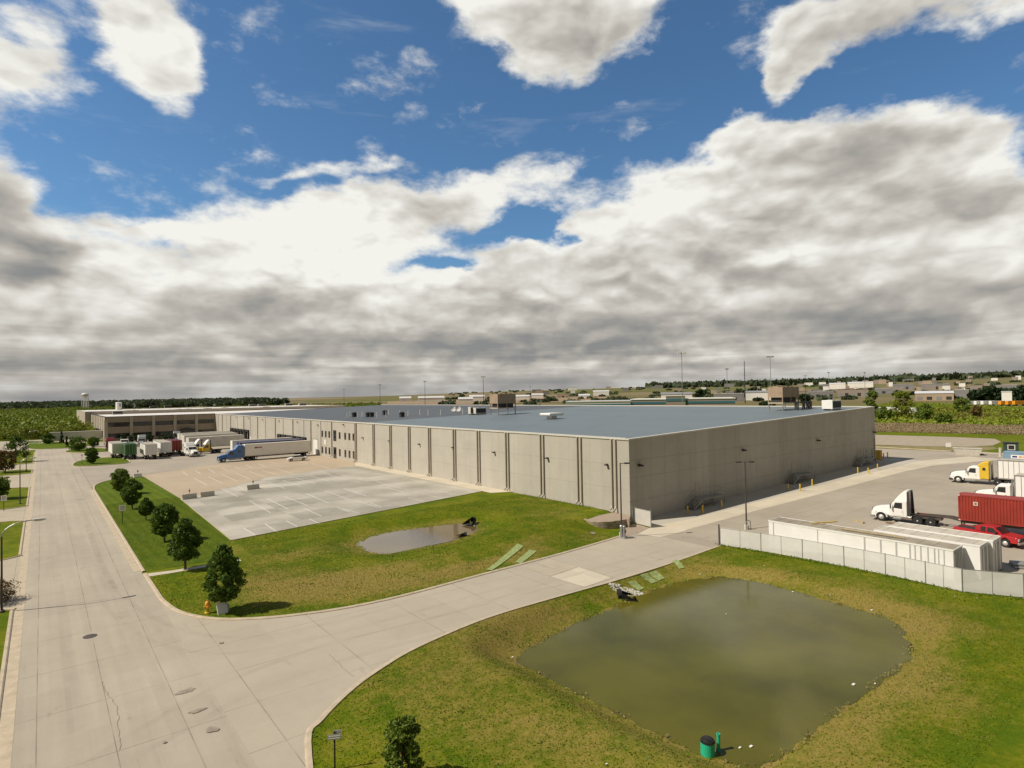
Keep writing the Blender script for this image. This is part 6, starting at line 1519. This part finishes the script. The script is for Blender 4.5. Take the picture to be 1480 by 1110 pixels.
mast(1164, 543, 'dark light mast right of the tan cooling tower', 32, 'ring', mt=m_pole); mast(1198, 538, 'light mast over the trailer row, left of the green tree', 32, 'single'); mast(1250, 538, 'light mast over the trailer row, near the green tree', 32, 'single'); mast(1293, 541, 'light mast above the yellow green tree', 32, 'single')
# water tower
p = at_dist(123, 1500); t = thing('water_tower', 'white water tower on legs rising over the woods at left', 'water tower', p); h = hgt(p, 568)
MB().lathe([(1.2, h-7.5), (5.2, h-6), (6.2, h-3.5), (5.6, h-1.4), (3, h-.3), (.3, h)], n=20).build('tank', m_white, t, smooth=True)
for k in range(6): a = k*math.pi/3; MB().cyl((6.5*math.cos(a), 6.5*math.sin(a), 0), (5*math.cos(a), 5*math.sin(a), h-5), .55, n=8).build('leg', m_white, t)
MB().cyl((0, 0, 0), (0, 0, h-7), .8, n=10).build('riser_pipe', m_white, t)
# brown fields beyond the roof
def field(name, poly, col, dz=.5): sheet(name, [tuple(gp(*q)[:2]) for q in poly], dz, mat(name, col, .95, .15, .01), grid=None)

# short turf and weeds standing up from the lawns near the camera
def turf(name, label, n, mt, size, seed, keep, hgt_=.08, box=(7.6, 74, 8, 74)):
    rs = np.random.RandomState(seed); X = rs.uniform(box[0], box[1], n); Y = rs.uniform(box[2], box[3], n)
    k = keep(X, Y); X, Y = X[k], Y[k]; Z = zg_np(X, Y)
    o = leaf_mesh(name, np.stack([X, Y, Z+rs.uniform(0, hgt_, len(X))], 1), size, mt, None, rs, 2.2); return tag(o, label, 'grass', kind='stuff')
DRIVE = [(7.3, 8)]+[tuple(q) for q in ds_edge[1:]]+[(59.2, 47.2)]+dn_edge[::-1]+[(7.3, 64.5)]
LOT = [(14.5, 66), (17, 73), (57.6, 80.9), (61, 80), (61, 52), (74, 52), (74, 8), (63, 8), (60.6, 37.5), (56, 38), (56, 50)]
FE = [(59.2, 47.2), (60.2, 38.), (60.7, 26), (61.5, 8), (80, 8), (80, 80), (61, 80), (61, 52)]
def lawn_ok(X, Y):
    k = (poly_sd(DRIVE, X, Y) > .32) & (poly_sd(FE, X, Y) > .1) & (poly_sd(POND, X, Y) > .1) & (poly_sd(BASIN, X, Y) > .1)
    k &= ~((X > 16.6) & (Y > 72.8+(X-17)*.192)) & ~((X > 53) & (Y > 46.5) & (Y < 58)) & ~((Y > 62.8) & (Y < 64.8) & (X < 16)) & ~((X < 17) & (Y > 64.8))
    return k
m_t1 = leaf_mat('turf_blades', (.085, .145, .003), (.185, .215, .008)); m_t2 = leaf_mat('straw_blades', (.22, .18, .06), (.33, .27, .10)); m_t3 = leaf_mat('weed_leaves', (.07, .13, .008), (.13, .19, .012))
def patchy(s, thr): return lambda X, Y: lawn_ok(X, Y) & ((np.sin(X*.9*s+2*np.sin(Y*.37*s))+np.sin(Y*1.1*s+1.7*np.sin(X*.43*s))+.8*np.sin(X*2.3*s+Y*1.9*s)) > thr)
turf('turf', 'short green and yellow lawn grass round the ponds', 260000, m_t1, .05, 41, lawn_ok, .05)
turf('turf', 'patches of dead straw coloured grass in the lawns', 60000, m_t2, .045, 42, patchy(.55, .9), .03)
turf('turf', 'dark green weeds in clumps across the lawns', 70000, m_t3, .07, 43, patchy(1.1, 1.3), .07)
turf('weeds', 'weeds and dry reeds along the edge of the big pond', 30000, m_t2, .08, 44, lambda X, Y: (np.abs(poly_sd(POND, X, Y)-.15) < .3) & (np.sin(X*1.7)+np.sin(Y*2.1+X) > -.2), .16, (22, 56, 10, 38))
turf('weeds', 'green weeds along the foot of the pale fence', 12000, m_t3, .10, 45, lambda X, Y: np.abs(X-np.interp(Y, [10, 15, 27, 38], [62.6, 60.4, 60.4, 58.9])) < .35, .2, (56, 66, 9, 38))
turf('turf', 'short mown grass of the tree verge', 110000, m_t1, .045, 46, lambda X, Y: (poly_sd(VERGE, X, Y) < -.35), .04, (7.4, 18, 65, 112))
sheet('brown_field', [tuple(gp(*q)[:2]) for q in ((560,584.5),(640,585),(900,580.),(900,573.5),(760,575),(640,578.5),(560,580.5))], .6, mat('tilled_soil', (.27, .19, .11), .95, .2, .01))
